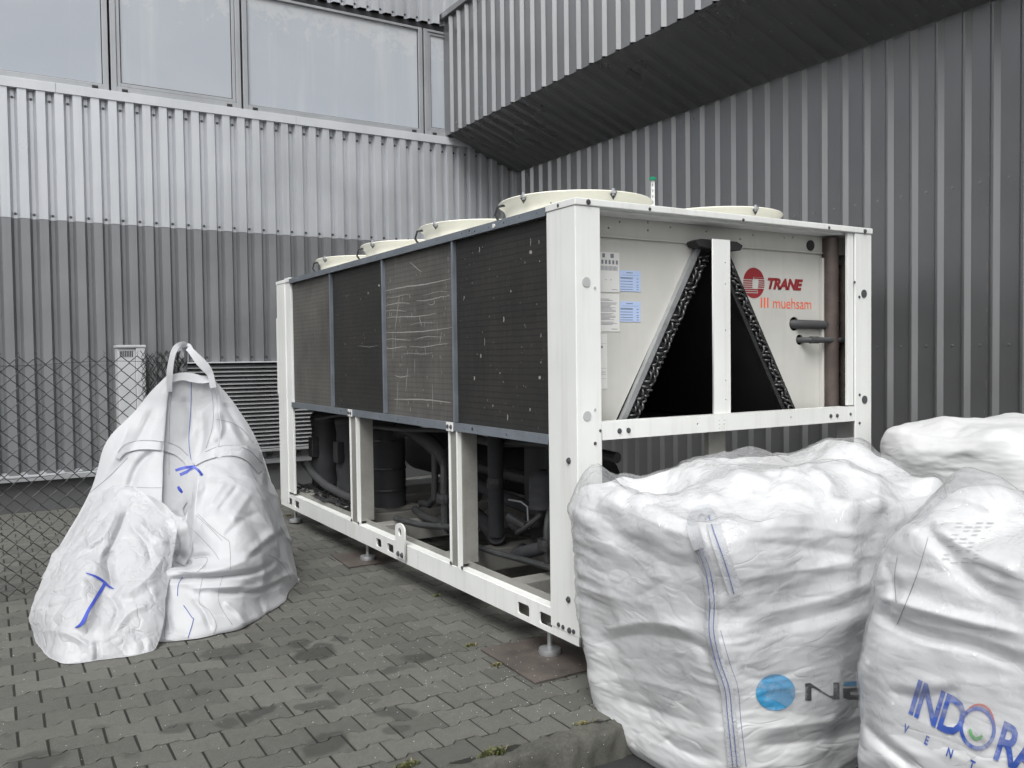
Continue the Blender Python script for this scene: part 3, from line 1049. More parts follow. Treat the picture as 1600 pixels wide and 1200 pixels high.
# scratches and flattened fins on the dusty coil, bird lime on the dark one: thin marks lying on the fins
def px_strip(mb, pts, wpx, X):
    """brush mark on the plane X: pts are pixels, wpx the half width in pixels"""
    L, Rr = [], []
    for i, (x, y) in enumerate(pts):
        x2, y2 = pts[min(i + 1, len(pts) - 1)]
        x1, y1 = pts[max(i - 1, 0)]
        t = np.array([x2 - x1, y2 - y1], float)
        t /= (np.linalg.norm(t) + 1e-9)
        n_ = np.array([-t[1], t[0]]) * wpx * (0.35 + 0.65 * math.sin(math.pi * (i + 0.5) / len(pts)))
        L.append(atx(x + n_[0], y + n_[1], X))
        Rr.append(atx(x - n_[0], y - n_[1], X))
    n = len(pts)
    mb.add(L + Rr, [(i, i + 1, n + i + 1, n + i) for i in range(n - 1)])
def wig(x0, y0, x1, y1, amp, n, rg):
    ph = rg.uniform(0, 6)
    return [(x0 + (x1 - x0) * k / n, y0 + (y1 - y0) * k / n + amp * math.sin(ph + 5.5 * k / n) + rg.uniform(-.3, .3) * amp) for k in range(n + 1)]
mb = MB()
rg = random.Random(5)
for (x0, y0, x1, y1, w_) in [(598, 456, 704, 435, 1.3), (605, 464, 640, 461, .6), (598, 477, 640, 473, 1.0), (650, 470, 704, 463, 1.0), (598, 486, 635, 485, .8), (668, 476, 680, 474, .6),
                             (604, 498, 682, 490, 1.0), (600, 521, 706, 513, 1.1), (600, 531, 642, 530, .8), (648, 529, 690, 525, .7), (600, 543, 636, 543, 1.0), (640, 542, 700, 538, .9),
                             (630, 554, 676, 551, .6), (616, 623, 704, 628, 1.2), (640, 507, 680, 503, .5), (590, 540, 560, 542, .4), (617, 587, 640, 589, .9), (700, 455, 660, 460, .5)]:
    px_strip(mb, wig(x0, y0, x1, y1, 1.3, 14, rg), w_ * 0.8, 0.0288)
for (x0, y0, x1, y1, w_) in [(624, 462, 617, 516, .7), (614, 516, 614, 562, .5), (690, 520, 687, 537, .6), (618, 525, 618, 550, .4), (655, 495, 659, 510, .8), (664, 540, 665, 556, .4),
                             (640, 410, 659, 425, 1.0), (637, 575, 634, 612, .5), (648, 560, 648, 583, .4), (700, 400, 700, 408, .6), (600, 420, 599, 431, .5), (676, 600, 676, 640, .4), (622, 595, 620, 640, .4)]:
    px_strip(mb, wig(x0, y0, x1, y1, 0.4, 10, rg), w_ * 0.7, 0.0286)
for k in range(60):
    x, y = rg.uniform(600, 703), rg.uniform(420, 640)
    px_strip(mb, [(x, y), (x + rg.uniform(-.5, .5), y + rg.uniform(2, 7))], rg.uniform(.2, .45), 0.0284)
mb.build('scratch_marks', M['scratch'], ch)
mb = MB()
for (x, y, h, w_) in [(829, 394, 5, 2.2), (829, 378, 12, .5), (842, 378, 6, .6), (749, 390, 8, .6), (787, 499, 8, .8), (751, 556, 6, 1.0), (741, 591, 6, 1.0), (843, 590, 5, 1.8), (845, 524, 6, .6), (798, 455, 4, .7),
                      (793, 652, 9, .7), (828, 640, 5, .9), (845, 566, 3, .7), (757, 534, 12, .3), (592, 446, 3, 1.2), (575, 458, 3, .8), (781, 583, 3, .6), (770, 634, 4, .6), (725, 465, 5, .5), (843, 408, 3, .7), (820, 410, 3, .6)]:
    px_strip(mb, [(x, y - h / 2), (x + .4, y), (x - .2, y + h / 2)], w_, 0.0284)
for k in range(60):
    x, y = rg.uniform(712, 852), rg.uniform(385, 680)
    px_strip(mb, [(x, y), (x + rg.uniform(-.3, .3), y + rg.uniform(.6, 2.5))], rg.uniform(.15, .4), 0.0282)
for k in range(25):
    x, y = rg.uniform(520, 592), rg.uniform(440, 635)
    px_strip(mb, [(x, y), (x + rg.uniform(-.3, .3), y + rg.uniform(.6, 3))], rg.uniform(.12, .3), 0.0282)
mb.build('lime_marks', M['scratch'], ch)

# bottom rail with oblong lifting holes
def rrh(y0, y1, z0, z1):
    return rrect(y0, y1, z0, z1, 0.014)
holes = [rrh(0.434, 0.545, 0.172, 0.232), rrh(0.228, 0.34, 0.172, 0.232), rrh(2.335, 2.43, 0.174, 0.236), rrh(2.125, 2.235, 0.174, 0.236), rrh(4.41, 4.52, 0.178, 0.240), rrh(4.205, 4.325, 0.178, 0.240)]
holes += [circle2(1.75 - 0.12 * k, 0.225 - 0.0 * k, 0.005, 8) for k in range(2)] + [circle2(3.9 - 0.13 * k, 0.215, 0.006, 8) for k in range(2)]
wall_plate('base_rail', 'x', 0.0065, rect(0.004, LEN - 0.002, ZB, 0.270), holes, 0.008, wh)
box('rail_top_flange', (0.011, 0.068, 0.24, 4.50, 0.2635, 0.2695), wh, ch, 0.002)
box('rail_web', (0.0685, 0.076, 0.24, 4.50, ZB, 0.302), M['beam'], ch, 0.002)
wall_plate('rail_cover', 'x', -0.001, rect(1.93, 4.02, ZB + 0.004, 0.271), [rrh(2.337, 2.428, 0.176, 0.234), rrh(2.127, 2.233, 0.176, 0.234)], 0.005, wh)
box('base_rail', (W - 0.07, W, 0.006, LEN, ZB, 0.270), wh, ch, 0.004)
box('base_rail', (0.012, W - 0.072, 0.002, 0.05, ZB + 0.04, 0.270), wh, ch, 0.004)
box('base_rail', (0.012, W - 0.072, LEN - 0.05, LEN - 0.002, ZB, 0.270), wh, ch, 0.004)
# lifting lug
lug = [(1.905, 0.178), (2.05, 0.178), (2.05, 0.37)] + [(1.977 + 0.0725 * math.cos(R(a)), 0.37 + 0.04 * math.sin(R(a))) for a in range(20, 161, 20)] + [(1.905, 0.37)]
wall_plate('lifting_lug', 'x', -0.016, lug, [circle2(1.977, 0.352, 0.028, 14)], 0.012, wh)
# little lifting eye under the front corner
plate('lifting_lug', [[(0.01, 0.0), (0.16, 0.0), (0.18, -0.03), (0.16, -0.07), (0.10, -0.09), (0.05, -0.05)], circle2(0.12, -0.045, 0.02, 12)], 0.012, ((0.01, 0, 0.168), (1, 0, 0), (0, 1, 0)), wh, ch)
# lower uprights: folded channels
for y0, y1 in ((1.055, 1.300), (2.615, 2.925)):
    ym = y0 + (y1 - y0) * 0.55
    poly = [(0.002, y1), (0.002, ym), (0.012, ym), (0.012, y1 - 0.014), (0.085, y1 - 0.014), (0.085, y1)]
    box('upright', (0.010, 0.020, ym + 0.012, y1 - 0.012, 0.271, 1.07), M['beam'], ch, 0.002)
    box('upright_lip', (0.000, 0.030, y1 - 0.012, y1, 0.271, 1.07), wh, ch, 0.002)
    box('upright_lip', (0.000, 0.030, ym, ym + 0.012, 0.271, 1.07), wh, ch, 0.002)
    box('upright_back', (0.030, 0.13, ym - 0.006, ym + 0.004, 0.29, 1.07), M['beam'], ch, 0.002)
    box('bracket', (-0.008, -0.003, y1 - 0.075, y1 + 0.01, 1.065, 1.118), wh, ch, 0.002)
# cross beams of the base
for y, h in ((0.62, 0.30), (1.40, 0.30), (2.52, 0.30), (2.95, 0.30), (3.6, 0.30), (4.2, 0.30)):
    box('cross_beam', (0.078, W - 0.075, y, y + 0.13, 0.16, h - 0.004), M['beam'], ch, 0.006)
# mid rail, centre post, header on the front
hol = [circle2(x, 1.145, 0.006, 8) for x in (0.245, 0.295, 0.75, 1.44)] + [circle2(0.9 + 0.035 * a, 1.115 + 0.02 * b, 0.0035, 6) for a in (0, 1) for b in (0, 1, 2)]
wall_plate('front_rail', 'y', 0.006, rect(0.145, 1.986, 1.100, 1.186), hol, 0.012, wh)
box('rail_flange', (0.145, 1.93, 0.0125, 0.07, 1.178, 1.185), wh, ch, 0)
box('rail_flange', (0.145, 1.93, 0.0125, 0.07, 1.101, 1.108), M['black'], ch, 0)
cph = [circle2(0.965, z, 0.0045, 8) for z in (1.26, 1.36, 1.62, 1.86, 1.97)]
wall_plate('centre_post', 'y', 0.022, rect(0.880, 1.000, 1.1865, 2.088), cph, 0.010, wh)
box('post_flange', (0.985, 1.000, 0.0275, 0.07, 1.19, 2.085), wh, ch, 0.002)
box('centre_post', (0.90, 1.02, 0.075, 0.11, 0.275, 1.098), M['beam'], ch, 0.002)
DP = 0.150                                     # recess of the end panels
hol = [circle2(x, z, 0.0055, 8) for x, z in ((0.37, 2.155), (0.55, 2.165), (0.55, 2.125), (0.70, 2.15), (0.95, 2.145), (1.3, 2.148), (1.55, 2.15), (1.2, 2.12), (1.62, 2.155), (0.30, 2.12))]
wall_plate('header_panel', 'y', DP - 0.006, rect(0.02, 2.10, 2.076, 2.1885), hol, 0.010, M['panel'])
box('header_lip', (0.145, 1.89, DP - 0.02, DP - 0.0115, 2.074, 2.081), M['panel'], ch, 0.001)
MB().lathe([(0.001, 0), (0.032, 0), (0.032, 0.006), (0.001, 0.006)], (0, 0, 0), 20)
s_ = MB()
s_.tube([(1.765, DP - 0.02, 2.118), (1.765, DP - 0.008, 2.118)], 0.030, 18)
s_.build('vent_plug', M['black'], ch)
wall_plate('end_panel', 'y', DP, [(0.016, 1.15), (0.325, 1.15), (0.885, 2.075), (0.016, 2.075)], [], 0.010, M['panel'])
rp = [(1.095, 2.075), (1.665, 1.15), (1.888, 1.15), (1.888, 2.075)]
wall_plate('end_panel', 'y', DP, rp, [circle2(1.637, 1.665, 0.040, 20), circle2(1.683, 1.574, 0.030, 18)], 0.010, M['panel'])
box('panel_edge', (1.850, 1.8685, DP - 0.03, DP - 0.0055, 1.15, 2.05), M['panel'], ch, 0.002)
box('recess_back', (1.89, 2.10, 0.34, 0.35, 1.11, 2.17), M['panel'], ch, 0)
box('panel_backing', (1.55, 1.86, DP + 0.05, DP + 0.06, 1.5, 1.75), M['black'], ch, 0)

# slanted inner coils with tube sheet and return bends
def slant(name, b_out, t_out, b_in, t_in, y0, y1, mat, parent):
    poly = [(b_out[0], y0, b_out[1]), (b_in[0], y0, b_in[1]), (t_in[0], y0, t_in[1]), (t_out[0], y0, t_out[1])]
    return MB().prism(poly, (0, y1 - y0, 0)).build(name, mat, parent)
def half_ring(rad, r, depth):
    """U bend standing out of the tube sheet towards -Y, feet along +X"""
    pts = [(-rad, 0, 0), (-rad, -depth, 0)]
    pts += [(-rad * math.cos(R(a)), -depth - rad * 0.8 * math.sin(R(a)), 0) for a in range(30, 151, 30)]
    pts += [(rad, -depth, 0), (rad, 0, 0)]
    me = MB().tube(pts, r, 6).mesh('return_bend')
    me.materials.append(M['bend'])
    me.polygons.foreach_set('use_smooth', [True] * len(me.polygons))
    return me
bends = [half_ring(0.0145, 0.0068, 0.010), half_ring(0.0185, 0.0068, 0.012)]
brg = random.Random(21)
for side in (0, 1):
    if side == 0:
        bo, to, bi, ti = (0.360, 1.12), (0.906, 2.055), (0.435, 1.12), (0.975, 2.03)
    else:
        bo, to, bi, ti = (1.655, 1.12), (1.085, 2.06), (1.555, 1.12), (1.005, 2.03)
    cs = slant('slanted_coil', bo, to, bi, ti, DP + 0.008, 4.60, M['black'], ch)
    slant('tube_sheet', bo, to, bi, ti, DP - 0.016, DP + 0.0075, M['darkmetal'], cs)
    if side == 0:
        slant('edge_strip', (0.318, 1.12), (0.862, 2.055), (0.350, 1.12), (0.896, 2.055), DP - 0.035, DP - 0.0055, M['galv'], cs)
    else:
        slant('edge_strip', (1.655, 1.12), (1.085, 2.06), (1.638, 1.12), (1.070, 2.05), DP - 0.03, DP - 0.0165, M['black'], cs)
        slant('edge_strip', (1.572, 1.12), (1.022, 2.03), (1.545, 1.12), (0.995, 2.03), DP - 0.03, DP - 0.0165, M['black'], cs)
    d = np.array([to[0] - bo[0], 0, to[1] - bo[1]])
    ln = np.linalg.norm(d)
    d = d / ln
    ac = np.array([bi[0] - bo[0], 0, 0.0])
    ang0 = math.atan2(d[2], d[0])
    nrow = 31
    for k in range(nrow):
        f = 0.055 + 0.92 * k / nrow
        for c_, fr in enumerate((0.24, 0.72) if side == 0 else (0.36, 0.66)):
            q = np.array([bo[0], DP - 0.016, bo[1]]) + d * ln * f + ac * fr + d * (0.012 * c_)
            o = link('return_bend', bends[brg.random() < 0.5], None, cs, loc=tuple(q))
            a = (0 if (k // 2 + c_) % 3 == 0 else ang0 - R(35) if (k + c_) % 3 == 1 else ang0 + R(20)) + brg.uniform(-.15, .15)
            o.rotation_euler = (0, -a, 0)
poly = [(0.802, 2.078), (0.845, 2.092), (1.10, 2.092), (1.145, 2.074), (1.125, 2.046), (1.06, 2.040), (0.93, 2.040), (0.825, 2.052)]
MB().prism([(a, 0.062, b) for a, b in poly], (0, 0.078, 0)).build('apex_bracket', M['black'], ch, 0.004)

# headers and pipes in the right hand recess
def pipe(name, pts, r, mat, parent=ch, seg=14):
    return shade_auto(MB().tube(pts, r, seg).build(name, mat, parent))
pipe('suction_header', [(1.912, 0.115, 1.115), (1.912, 0.115, 2.165)], 0.047, M['brownpipe'], seg=20)
pipe('liquid_header', [(2.035, 0.115, 1.115), (2.035, 0.115, 2.015)], 0.026, M['brownpipe'])
pipe('suction_pipe', [(1.60, 0.235, 1.665), (1.63, 0.16, 1.665), (1.67, 0.130, 1.663), (1.90, 0.125, 1.66)], 0.026, M['greypipe'])
pipe('suction_pipe', [(1.865, 0.122, 1.661), (1.905, 0.122, 1.660)], 0.030, M['greypipe'])
pipe('liquid_pipe', [(1.66, 0.235, 1.574), (1.68, 0.15, 1.573), (1.72, 0.095, 1.572), (1.95, 0.085, 1.570), (2.035, 0.10, 1.570)], 0.017, M['greypipe'])
pipe('liquid_pipe', [(1.715, 0.097, 1.572), (1.78, 0.092, 1.572)], 0.021, M['greypipe'])
for z in (1.94, 1.80, 1.66, 1.52, 1.38, 1.24):
    pipe('feeder_tube', [(1.925, 0.155, z), (1.97, 0.13, z), (2.035, 0.115, z - 0.003)], 0.0055, M['black'], seg=6)
mb = MB()
for k in range(36):
    z = 1.16 + k * 0.027
    mb.tube([(1.96, 0.16, z), (1.985, 0.20, z + 0.004)], 0.009, 6)
mb.build('tube_stubs', M['brownpipe'], ch)
# chalk numbers on the liquid header
tm = text_mesh('COLO 195F 10TT', 0.055, 0.15)
for v in tm.vertices:
    a, b_ = v.co.x, v.co.y
    v.co = (2.028 - b_ * 0.55, 0.115 - 0.0275, 1.19 + a * 0.66)
link('chalk_marks', tm, M['grey_disc'], ch)

# printed papers
def sheet(x0, x1, z0, z1, m_, lines, seed):
    o = box('paper_label', (x0, x1, DP - 0.0075, DP - 0.0055, z0, z1), m_, ch, 0)
    r_ = random.Random(seed)
    mb = MB()
    for (f0, f1, z, h) in lines:
        a, b_ = x0 + (x1 - x0) * f0, x0 + (x1 - x0) * f1
        zz = z0 + (z1 - z0) * z
        mb.add([(a, DP - 0.0082, zz), (b_, DP - 0.0082, zz), (b_, DP - 0.0082, zz + h), (a, DP - 0.0082, zz + h)], [(0, 1, 2, 3)])
    if lines:
        tag(mb.build('print', M['ink'], o), kind='stuff')
    return o
r_ = random.Random(9)
txt = [(0.08, r_.uniform(.5, .92), z, 0.0018) for z in np.linspace(0.18, 0.85, 22) if r_.random() < 0.8] + [(0.6, .9, .06, .002)]
sym = [(0.1 + 0.18 * k, 0.2 + 0.18 * k, 0.70, 0.02) for k in range(5)] + [(0.08 + 0.065 * k, 0.11 + 0.065 * k, 0.54, 0.022) for k in range(13)] + [(0.15, .28, .86, .02), (.55, .72, .86, .02), (.3, .34, .3, .004), (.55, .6, .3, .004), (.6, .9, .06, .002)]
sheet(0.245, 0.369, 1.808, 2.003, M['paper'], sym, 1)
sheet(0.240, 0.367, 1.615, 1.800, M['paper'], txt, 2)
sheet(0.235, 0.288, 1.335, 1.603, M['paper'], [(0.0, .9, .82, .001), (0.0, .9, .37, .001), (0.0, .9, .18, .001), (.2, .5, .74, .012), (.3, .8, .3, .002), (.3, .8, .26, .002)], 3)
tb = [(0.02, .62, z, 0.0024) for z in (0.60, 0.645, 0.47, 0.33, 0.20, 0.08)] + [(0.8, .9, z, 0.003) for z in (0.6, 0.45, 0.3, 0.2, 0.08)] + [(0.3, .62, .88, .0035), (0.1, .9, .77, .001)]
sheet(0.372, 0.503, 1.815, 1.918, M['bluepaper'], tb, 4)
sheet(0.371, 0.502, 1.664, 1.765, M['bluepaper'], tb, 5)

# printed emblem: disc sliced by white stripes, and the lettering under it
def flat_print(name, polys, mat, y=DP - 0.0068):
    mb = MB()
    for p_ in polys:
        mb.add([(a, y, b_) for a, b_ in p_], [tuple(range(len(p_)))])
    return mb.build(name, mat, ch)
cx, cz, rr = 1.3115, 1.8875, 0.084
def disc_band(z0, z1, xa=None, xb=None, n=10):
    """slice of the disc between two heights, cut at xa / xb"""
    left, right = [], []
    for k in range(n + 1):
        z = z0 + (z1 - z0) * k / n
        h = math.sqrt(max(0, rr * rr - z * z))
        l_, r2 = -h, h
        if xa is not None: l_ = max(l_, xa)
        if xb is not None: r2 = min(r2, xb)
        if r2 > l_:
            left.append((cx + l_, cz + z)); right.append((cx + r2, cz + z))
    return left[::-1] + right if len(left) > 1 else None
bands = []
s1 = rr * 2 / 48.0                                  # one picture unit of the emblem
def zz(px): return (442 - px) * s1
bands.append(disc_band(zz(432.5), zz(418.1)))
bands.append(disc_band(zz(436.6), zz(432.5), xb=-0.006))
tops = [(433.2, 435.4, 0.0), (437.2, 439.2, 0.036), (440.8, 442.4, 0.036), (444.0, 445.7, 0.034), (447.2, 449.0, 0.032)]
for a, b_, xa in tops:
    bands.append(disc_band(zz(b_), zz(a), xa=xa))
for a, b_ in ((438.2, 440.2), (441.8, 443.6), (445.2, 446.8), (448.4, 450.0)):
    bands.append(disc_band(zz(b_), zz(a), xb=-0.012))
bands.append(disc_band(zz(453.4), zz(451.6), xb=0.030))
bands.append(disc_band(zz(456.6), zz(454.8), xb=0.026))
bands.append(disc_band(zz(458.2), zz(450.6), xa=0.030))
bands.append(disc_band(zz(465.9), zz(458.2)))
flat_print('emblem', [b_ for b_ in bands if b_], M['red'])
def lay_text(name, txt, x0, x1, z0, z1, mat, shear=0.0, bold=0.0, spacing=1.0, clip=None):
    me = text_mesh(txt, 1.0, shear, bold, spacing)
    co = np.empty(len(me.vertices) * 3)
    me.vertices.foreach_get('co', co)
    co = co.reshape(-1, 3)
    a, b_ = co.min(0), co.max(0)
    out = np.zeros_like(co)
    out[:, 0] = x0 + (co[:, 0] - a[0]) / (b_[0] - a[0]) * (x1 - x0)
    out[:, 2] = z0 + (co[:, 1] - a[1]) / (b_[1] - a[1]) * (z1 - z0)
    out[:, 1] = DP - 0.0068
    me.vertices.foreach_set('co', out.reshape(-1))
    return link(name, me, mat, ch)
lay_text('lettering', 'TRANE', 1.420, 1.712, 1.856, 1.921, M['red'], 0.28, 0.055, 0.95)
lay_text('lettering', 'muehsam', 1.4625, 1.782, 1.751, 1.811, M['orange'], 0.0, -0.004, 0.95)
flat_print('lettering', [[(1.365 + 0.025 * k, 1.753), (1.376 + 0.025 * k, 1.753), (1.376 + 0.025 * k, 1.809), (1.365 + 0.025 * k, 1.809)] for k in range(3)], M['orange'])

# bolts on posts and caps
def bolt_mesh(r=0.011):
    mb = MB()
    mb.lathe([(r * 1.35, 0), (r * 1.35, 0.002), (r, 0.0022), (r * 0.95, 0.008), (0.0004, 0.0085)], (0, 0, 0), 8)
    me = mb.mesh('bolt')
    me.materials.append(M['dark_screw'])
    return me
bmx = bolt_mesh()
def bolt(x, y, z, face, s=1.0):
    o = link('bolt', bmx, None, ch, loc=(x, y, z))
    o.rotation_euler = {'x': (0, R(-90), 0), 'y': (R(90), 0, 0), 'z': (0, 0, 0)}[face]
    o.scale = (s, s, s)
    return o
def bolt_px(x, y, face, s=1.0):
    q = atx(x, y, -0.0005) if face == 'x' else at(x, y, -0.0005)
    return bolt(q[0], q[1], q[2], face, s)
for x, y, s in ((873, 321, .8), (861, 317, .3), (888.5, 937, 1.1), (889, 720, 1.1), (873, 976, .8), (880, 980, .8), (890, 985, 1), (896.5, 987, .8)):
    bolt_px(x, y, 'x', s)
for x, y, s in ((918, 316, .9), (913, 990, 1.1), (1350, 361.5, .9), (1160, 344, .6), (1014, 327, .6), (1294, 356, .6), (968, 673.5, .9), (982, 672.5, .9), (1298, 650, .8), (1308, 649.5, .8), (930, 693, .6), (938, 673, .5)):
    o = bolt_px(x, y, 'y', s)
    if y < 370:
        o.location.y = -0.0065
for x, y in ((1335, 441), (1342.5, 464), (1343, 617), (1343, 661), (1329, 647)):
    bolt_px(x, y, 'y', 0.6)
for y0 in (1.30, 2.925):
    for dy in (-0.055, -0.012):
        bolt(-0.0085, y0 + dy, 1.092, 'x', 0.9)
    for dy in (-0.015, -0.155):
        bolt(0.0, y0 + dy, 0.283, 'x', 0.8)
for yy in (1.94, 2.0):
    bolt(-0.023, yy, 0.205, 'x', 1.3)
def disc_px(x, y, face, r, mat):
    q = at(x, y, -0.0015)
    MB().tube([(q[0], -0.0035, q[2]), (q[0], 0.002, q[2])], r, 20).build('hole_plug', mat, ch)
disc_px(916, 440.5, 'y', 0.023, M['grey_disc'])
disc_px(917.5, 650, 'y', 0.023, M['grey_disc'])
disc_px(1350, 459, 'y', 0.024, M['darkplug'])
disc_px(1351, 624.5, 'y', 0.024, M['darkplug'])
for x, y in ((929.5, 449.5), (930, 640)):
    disc_px(x, y, 'y', 0.006, M['grey_disc'])
q_ = atx(771, 353, -0.006)
MB().tube([(-0.008, q_[1], q_[2]), (0.0, q_[1], q_[2])], 0.011, 14).build('hole_plug', M['paper'], ch)

# fans: flared shroud, grille, hub, blades
def fan(cx, cy):
    prof = [(0.392, 0), (0.392, 0.085), (0.398, 0.105), (0.415, 0.126), (0.432, 0.135), (0.434, 0.141), (0.430, 0.145), (0.414, 0.138), (0.392, 0.120), (0.378, 0.08), (0.375, 0.0)]
    sh = shade_auto(MB().lathe(prof, (cx, cy, 2.2065), 56).build('fan_shroud', M['cream'], ch), 50)
    mb = MB()
    for r in (0.10, 0.17, 0.24, 0.31, 0.38):
        pts = [(cx + r * math.cos(2 * math.pi * k / 32), cy + r * math.sin(2 * math.pi * k / 32), 2.338) for k in range(33)]
        mb.tube(pts, 0.0025, 4, False)
    for k in range(8):
        a = 2 * math.pi * k / 8
        mb.tube([(cx, cy, 2.338), (cx + 0.40 * math.cos(a), cy + 0.40 * math.sin(a), 2.338)], 0.003, 4)
    mb.build('guard', M['darkmetal'], sh)
    MB().lathe([(0.001, 0.05), (0.11, 0.05), (0.115, 0.02), (0.115, -0.03)], (cx, cy, 2.25), 20).build('hub', M['black'], sh)
    mb = MB()
    for k in range(6):
        a0 = 2 * math.pi * k / 6
        vs = []
        for r in (0.11, 0.36):
            for da, dz in ((-0.30, 0.03), (0.30, -0.03)):
                vs.append((cx + r * math.cos(a0 + da * (0.8 if r > .2 else 1)), cy + r * math.sin(a0 + da * (0.8 if r > .2 else 1)), 2.245 + dz))
        mb.add(vs, [(0, 1, 3, 2)])
    mb.build('blades', M['darkmetal'], sh)
    for a in (195, 262, 80):
        qx, qy = cx + 0.428 * math.cos(R(a)), cy + 0.428 * math.sin(R(a))
        cmb = MB()
        cmb.tube([(qx, qy, 2.325), (qx, qy, 2.362)], 0.010, 7).tube([(qx, qy, 2.336), (qx, qy, 2.348)], 0.018, 8)
        cmb.build('clip', M['galv'], sh)
        MB().prism([(qx - 0.02, qy, 2.333), (qx + 0.02, qy, 2.333), (qx, qy, 2.305)], (0.004, 0.01, 0)).build('clip', M['dark_screw'], sh)
    # cable loop beside the shroud
    x0 = cx - 0.40
    pts = [(x0 + 0.01, cy + 0.14, 2.21), (x0 - 0.03, cy + 0.16, 2.28), (x0 - 0.025, cy + 0.14, 2.325), (x0 + 0.02, cy + 0.10, 2.335)]
    shade_auto(MB().tube(pts, 0.008, 6).build('cable', M['darkmetal'], sh))
for fx in (0.545, 1.59):
    for k in range(4):
        fan(fx, 0.755 + 1.042 * k)

# far end: control cabinet
box('control_cabinet', (0.03, 1.2, LEN + 0.004, LEN + 0.14, 1.17, 1.89), wh, ch, 0.008)

# what stands in the open lower bay
def can(name, c, r, z0, z1, mat, wob=0.0, dome=0.04):
    prof = [(r * 0.3, z1 + dome), (r * 0.75, z1 + dome * 0.7), (r, z1)]
    n = 10
    for k in range(n + 1):
        z = z1 - 0.02 - (z1 - 0.02 - z0) * k / n
        prof.append((r * (1 + wob * math.sin(k * 2.1)), z))
    return shade_auto(MB().lathe(prof[::-1], (c[0], c[1], 0), 22).build(name, mat, ch), 60)
for c in ((0.36, 4.50), (0.40, 3.95)):
    o = can('compressor', c, 0.13, 0.34, 0.99, M['lagging'], 0.04)
    box('terminal_box', (c[0] - 0.16, c[0] - 0.10, c[1] - 0.09, c[1] + 0.02, 0.6, 0.78), M['darkmetal'], o, 0.004)
    MB().lathe([(0.136, 0.0), (0.142, 0.02), (0.136, 0.05)], (c[0], c[1], 0.92), 22).build('lagging_band', M['greypipe'], o)
    box('mount', (c[0] - 0.17, c[0] + 0.17, c[1] - 0.12, c[1] + 0.12, 0.297, 0.335), M['darkmetal'], o, 0.004)
o = can('compressor', (0.38, 3.12), 0.15, 0.33, 1.03, M['lagging'], 0.015)
for z in (0.45, 0.62, 0.84):
    MB().lathe([(0.154, 0.0), (0.157, 0.008), (0.154, 0.02)], (0.38, 3.12, z), 22).build('band', M['darkmetal'], o)
box('mount', (0.18, 0.60, 3.0, 3.25, 0.297, 0.33), M['beam'], o, 0.004)
pipe('oil_pipe', [(0.20, 4.62, 0.52), (0.17, 4.3, 0.46), (0.16, 3.9, 0.40), (0.17, 3.5, 0.37), (0.17, 3.15, 0.37)], 0.035, M['greypipe'])
pipe('oil_pipe', [(0.5, 4.62, 0.42), (0.45, 4.2, 0.40), (0.3, 3.9, 0.39)], 0.03, M['greypipe'])
pipe('discharge_pipe', [(0.42, 3.05, 0.92), (0.45, 2.8, 0.95), (0.5, 2.6, 0.87), (0.55, 2.45, 0.76), (0.6, 2.3, 0.62), (0.62, 2.1, 0.5)], 0.06, M['greypipe'])
pipe('discharge_pipe', [(0.5, 2.5, 0.8), (0.48, 2.46, 0.6), (0.47, 2.46, 0.46), (0.48, 2.56, 0.40), (0.5, 2.75, 0.39)], 0.026, M['greypipe'])
pipe('riser', [(0.42, 1.47, 0.36), (0.42, 1.47, 1.08)], 0.05, M['lagging'])
pipe('riser', [(0.42, 1.47, 0.36), (0.46, 1.52, 0.32), (0.60, 1.9, 0.34), (0.7, 2.3, 0.36)], 0.055, M['lagging'])
pipe('water_pipe', [(0.62, 0.5, 0.52), (0.62, 1.2, 0.52), (0.64, 1.8, 0.55), (0.7, 2.4, 0.6)], 0.045, M['lagging'])
o = can('filter', (0.42, 0.92), 0.085, 0.62, 0.80, M['lagging'], 0.03)
pipe('filter_pipe', [(0.42, 0.92, 0.64), (0.44, 1.0, 0.52), (0.42, 1.18, 0.46), (0.43, 1.28, 0.47)], 0.035, M['lagging'])
pipe('hose', [(0.44, 0.55, 0.42), (0.38, 0.75, 0.44), (0.32, 0.92, 0.38), (0.34, 1.1, 0.325), (0.45, 1.2, 0.32)], 0.04, M['lagging'])
pipe('valve', [(0.36, 1.02, 0.50), (0.33, 1.16, 0.54)], 0.03, M['darkmetal'])
pipe('sight_tube', [(0.40, 1.28, 0.62), (0.39, 1.12, 0.63), (0.39, 1.05, 0.61), (0.39, 1.04, 0.48)], 0.006, M['galv'], seg=6)
M['baypipe'] = painted('bay_pipe', (0.055, 0.056, 0.058), 0.5, 0.3, 0.3, 9, 0.3, (0.03, 0.03, 0.03), 0.1)
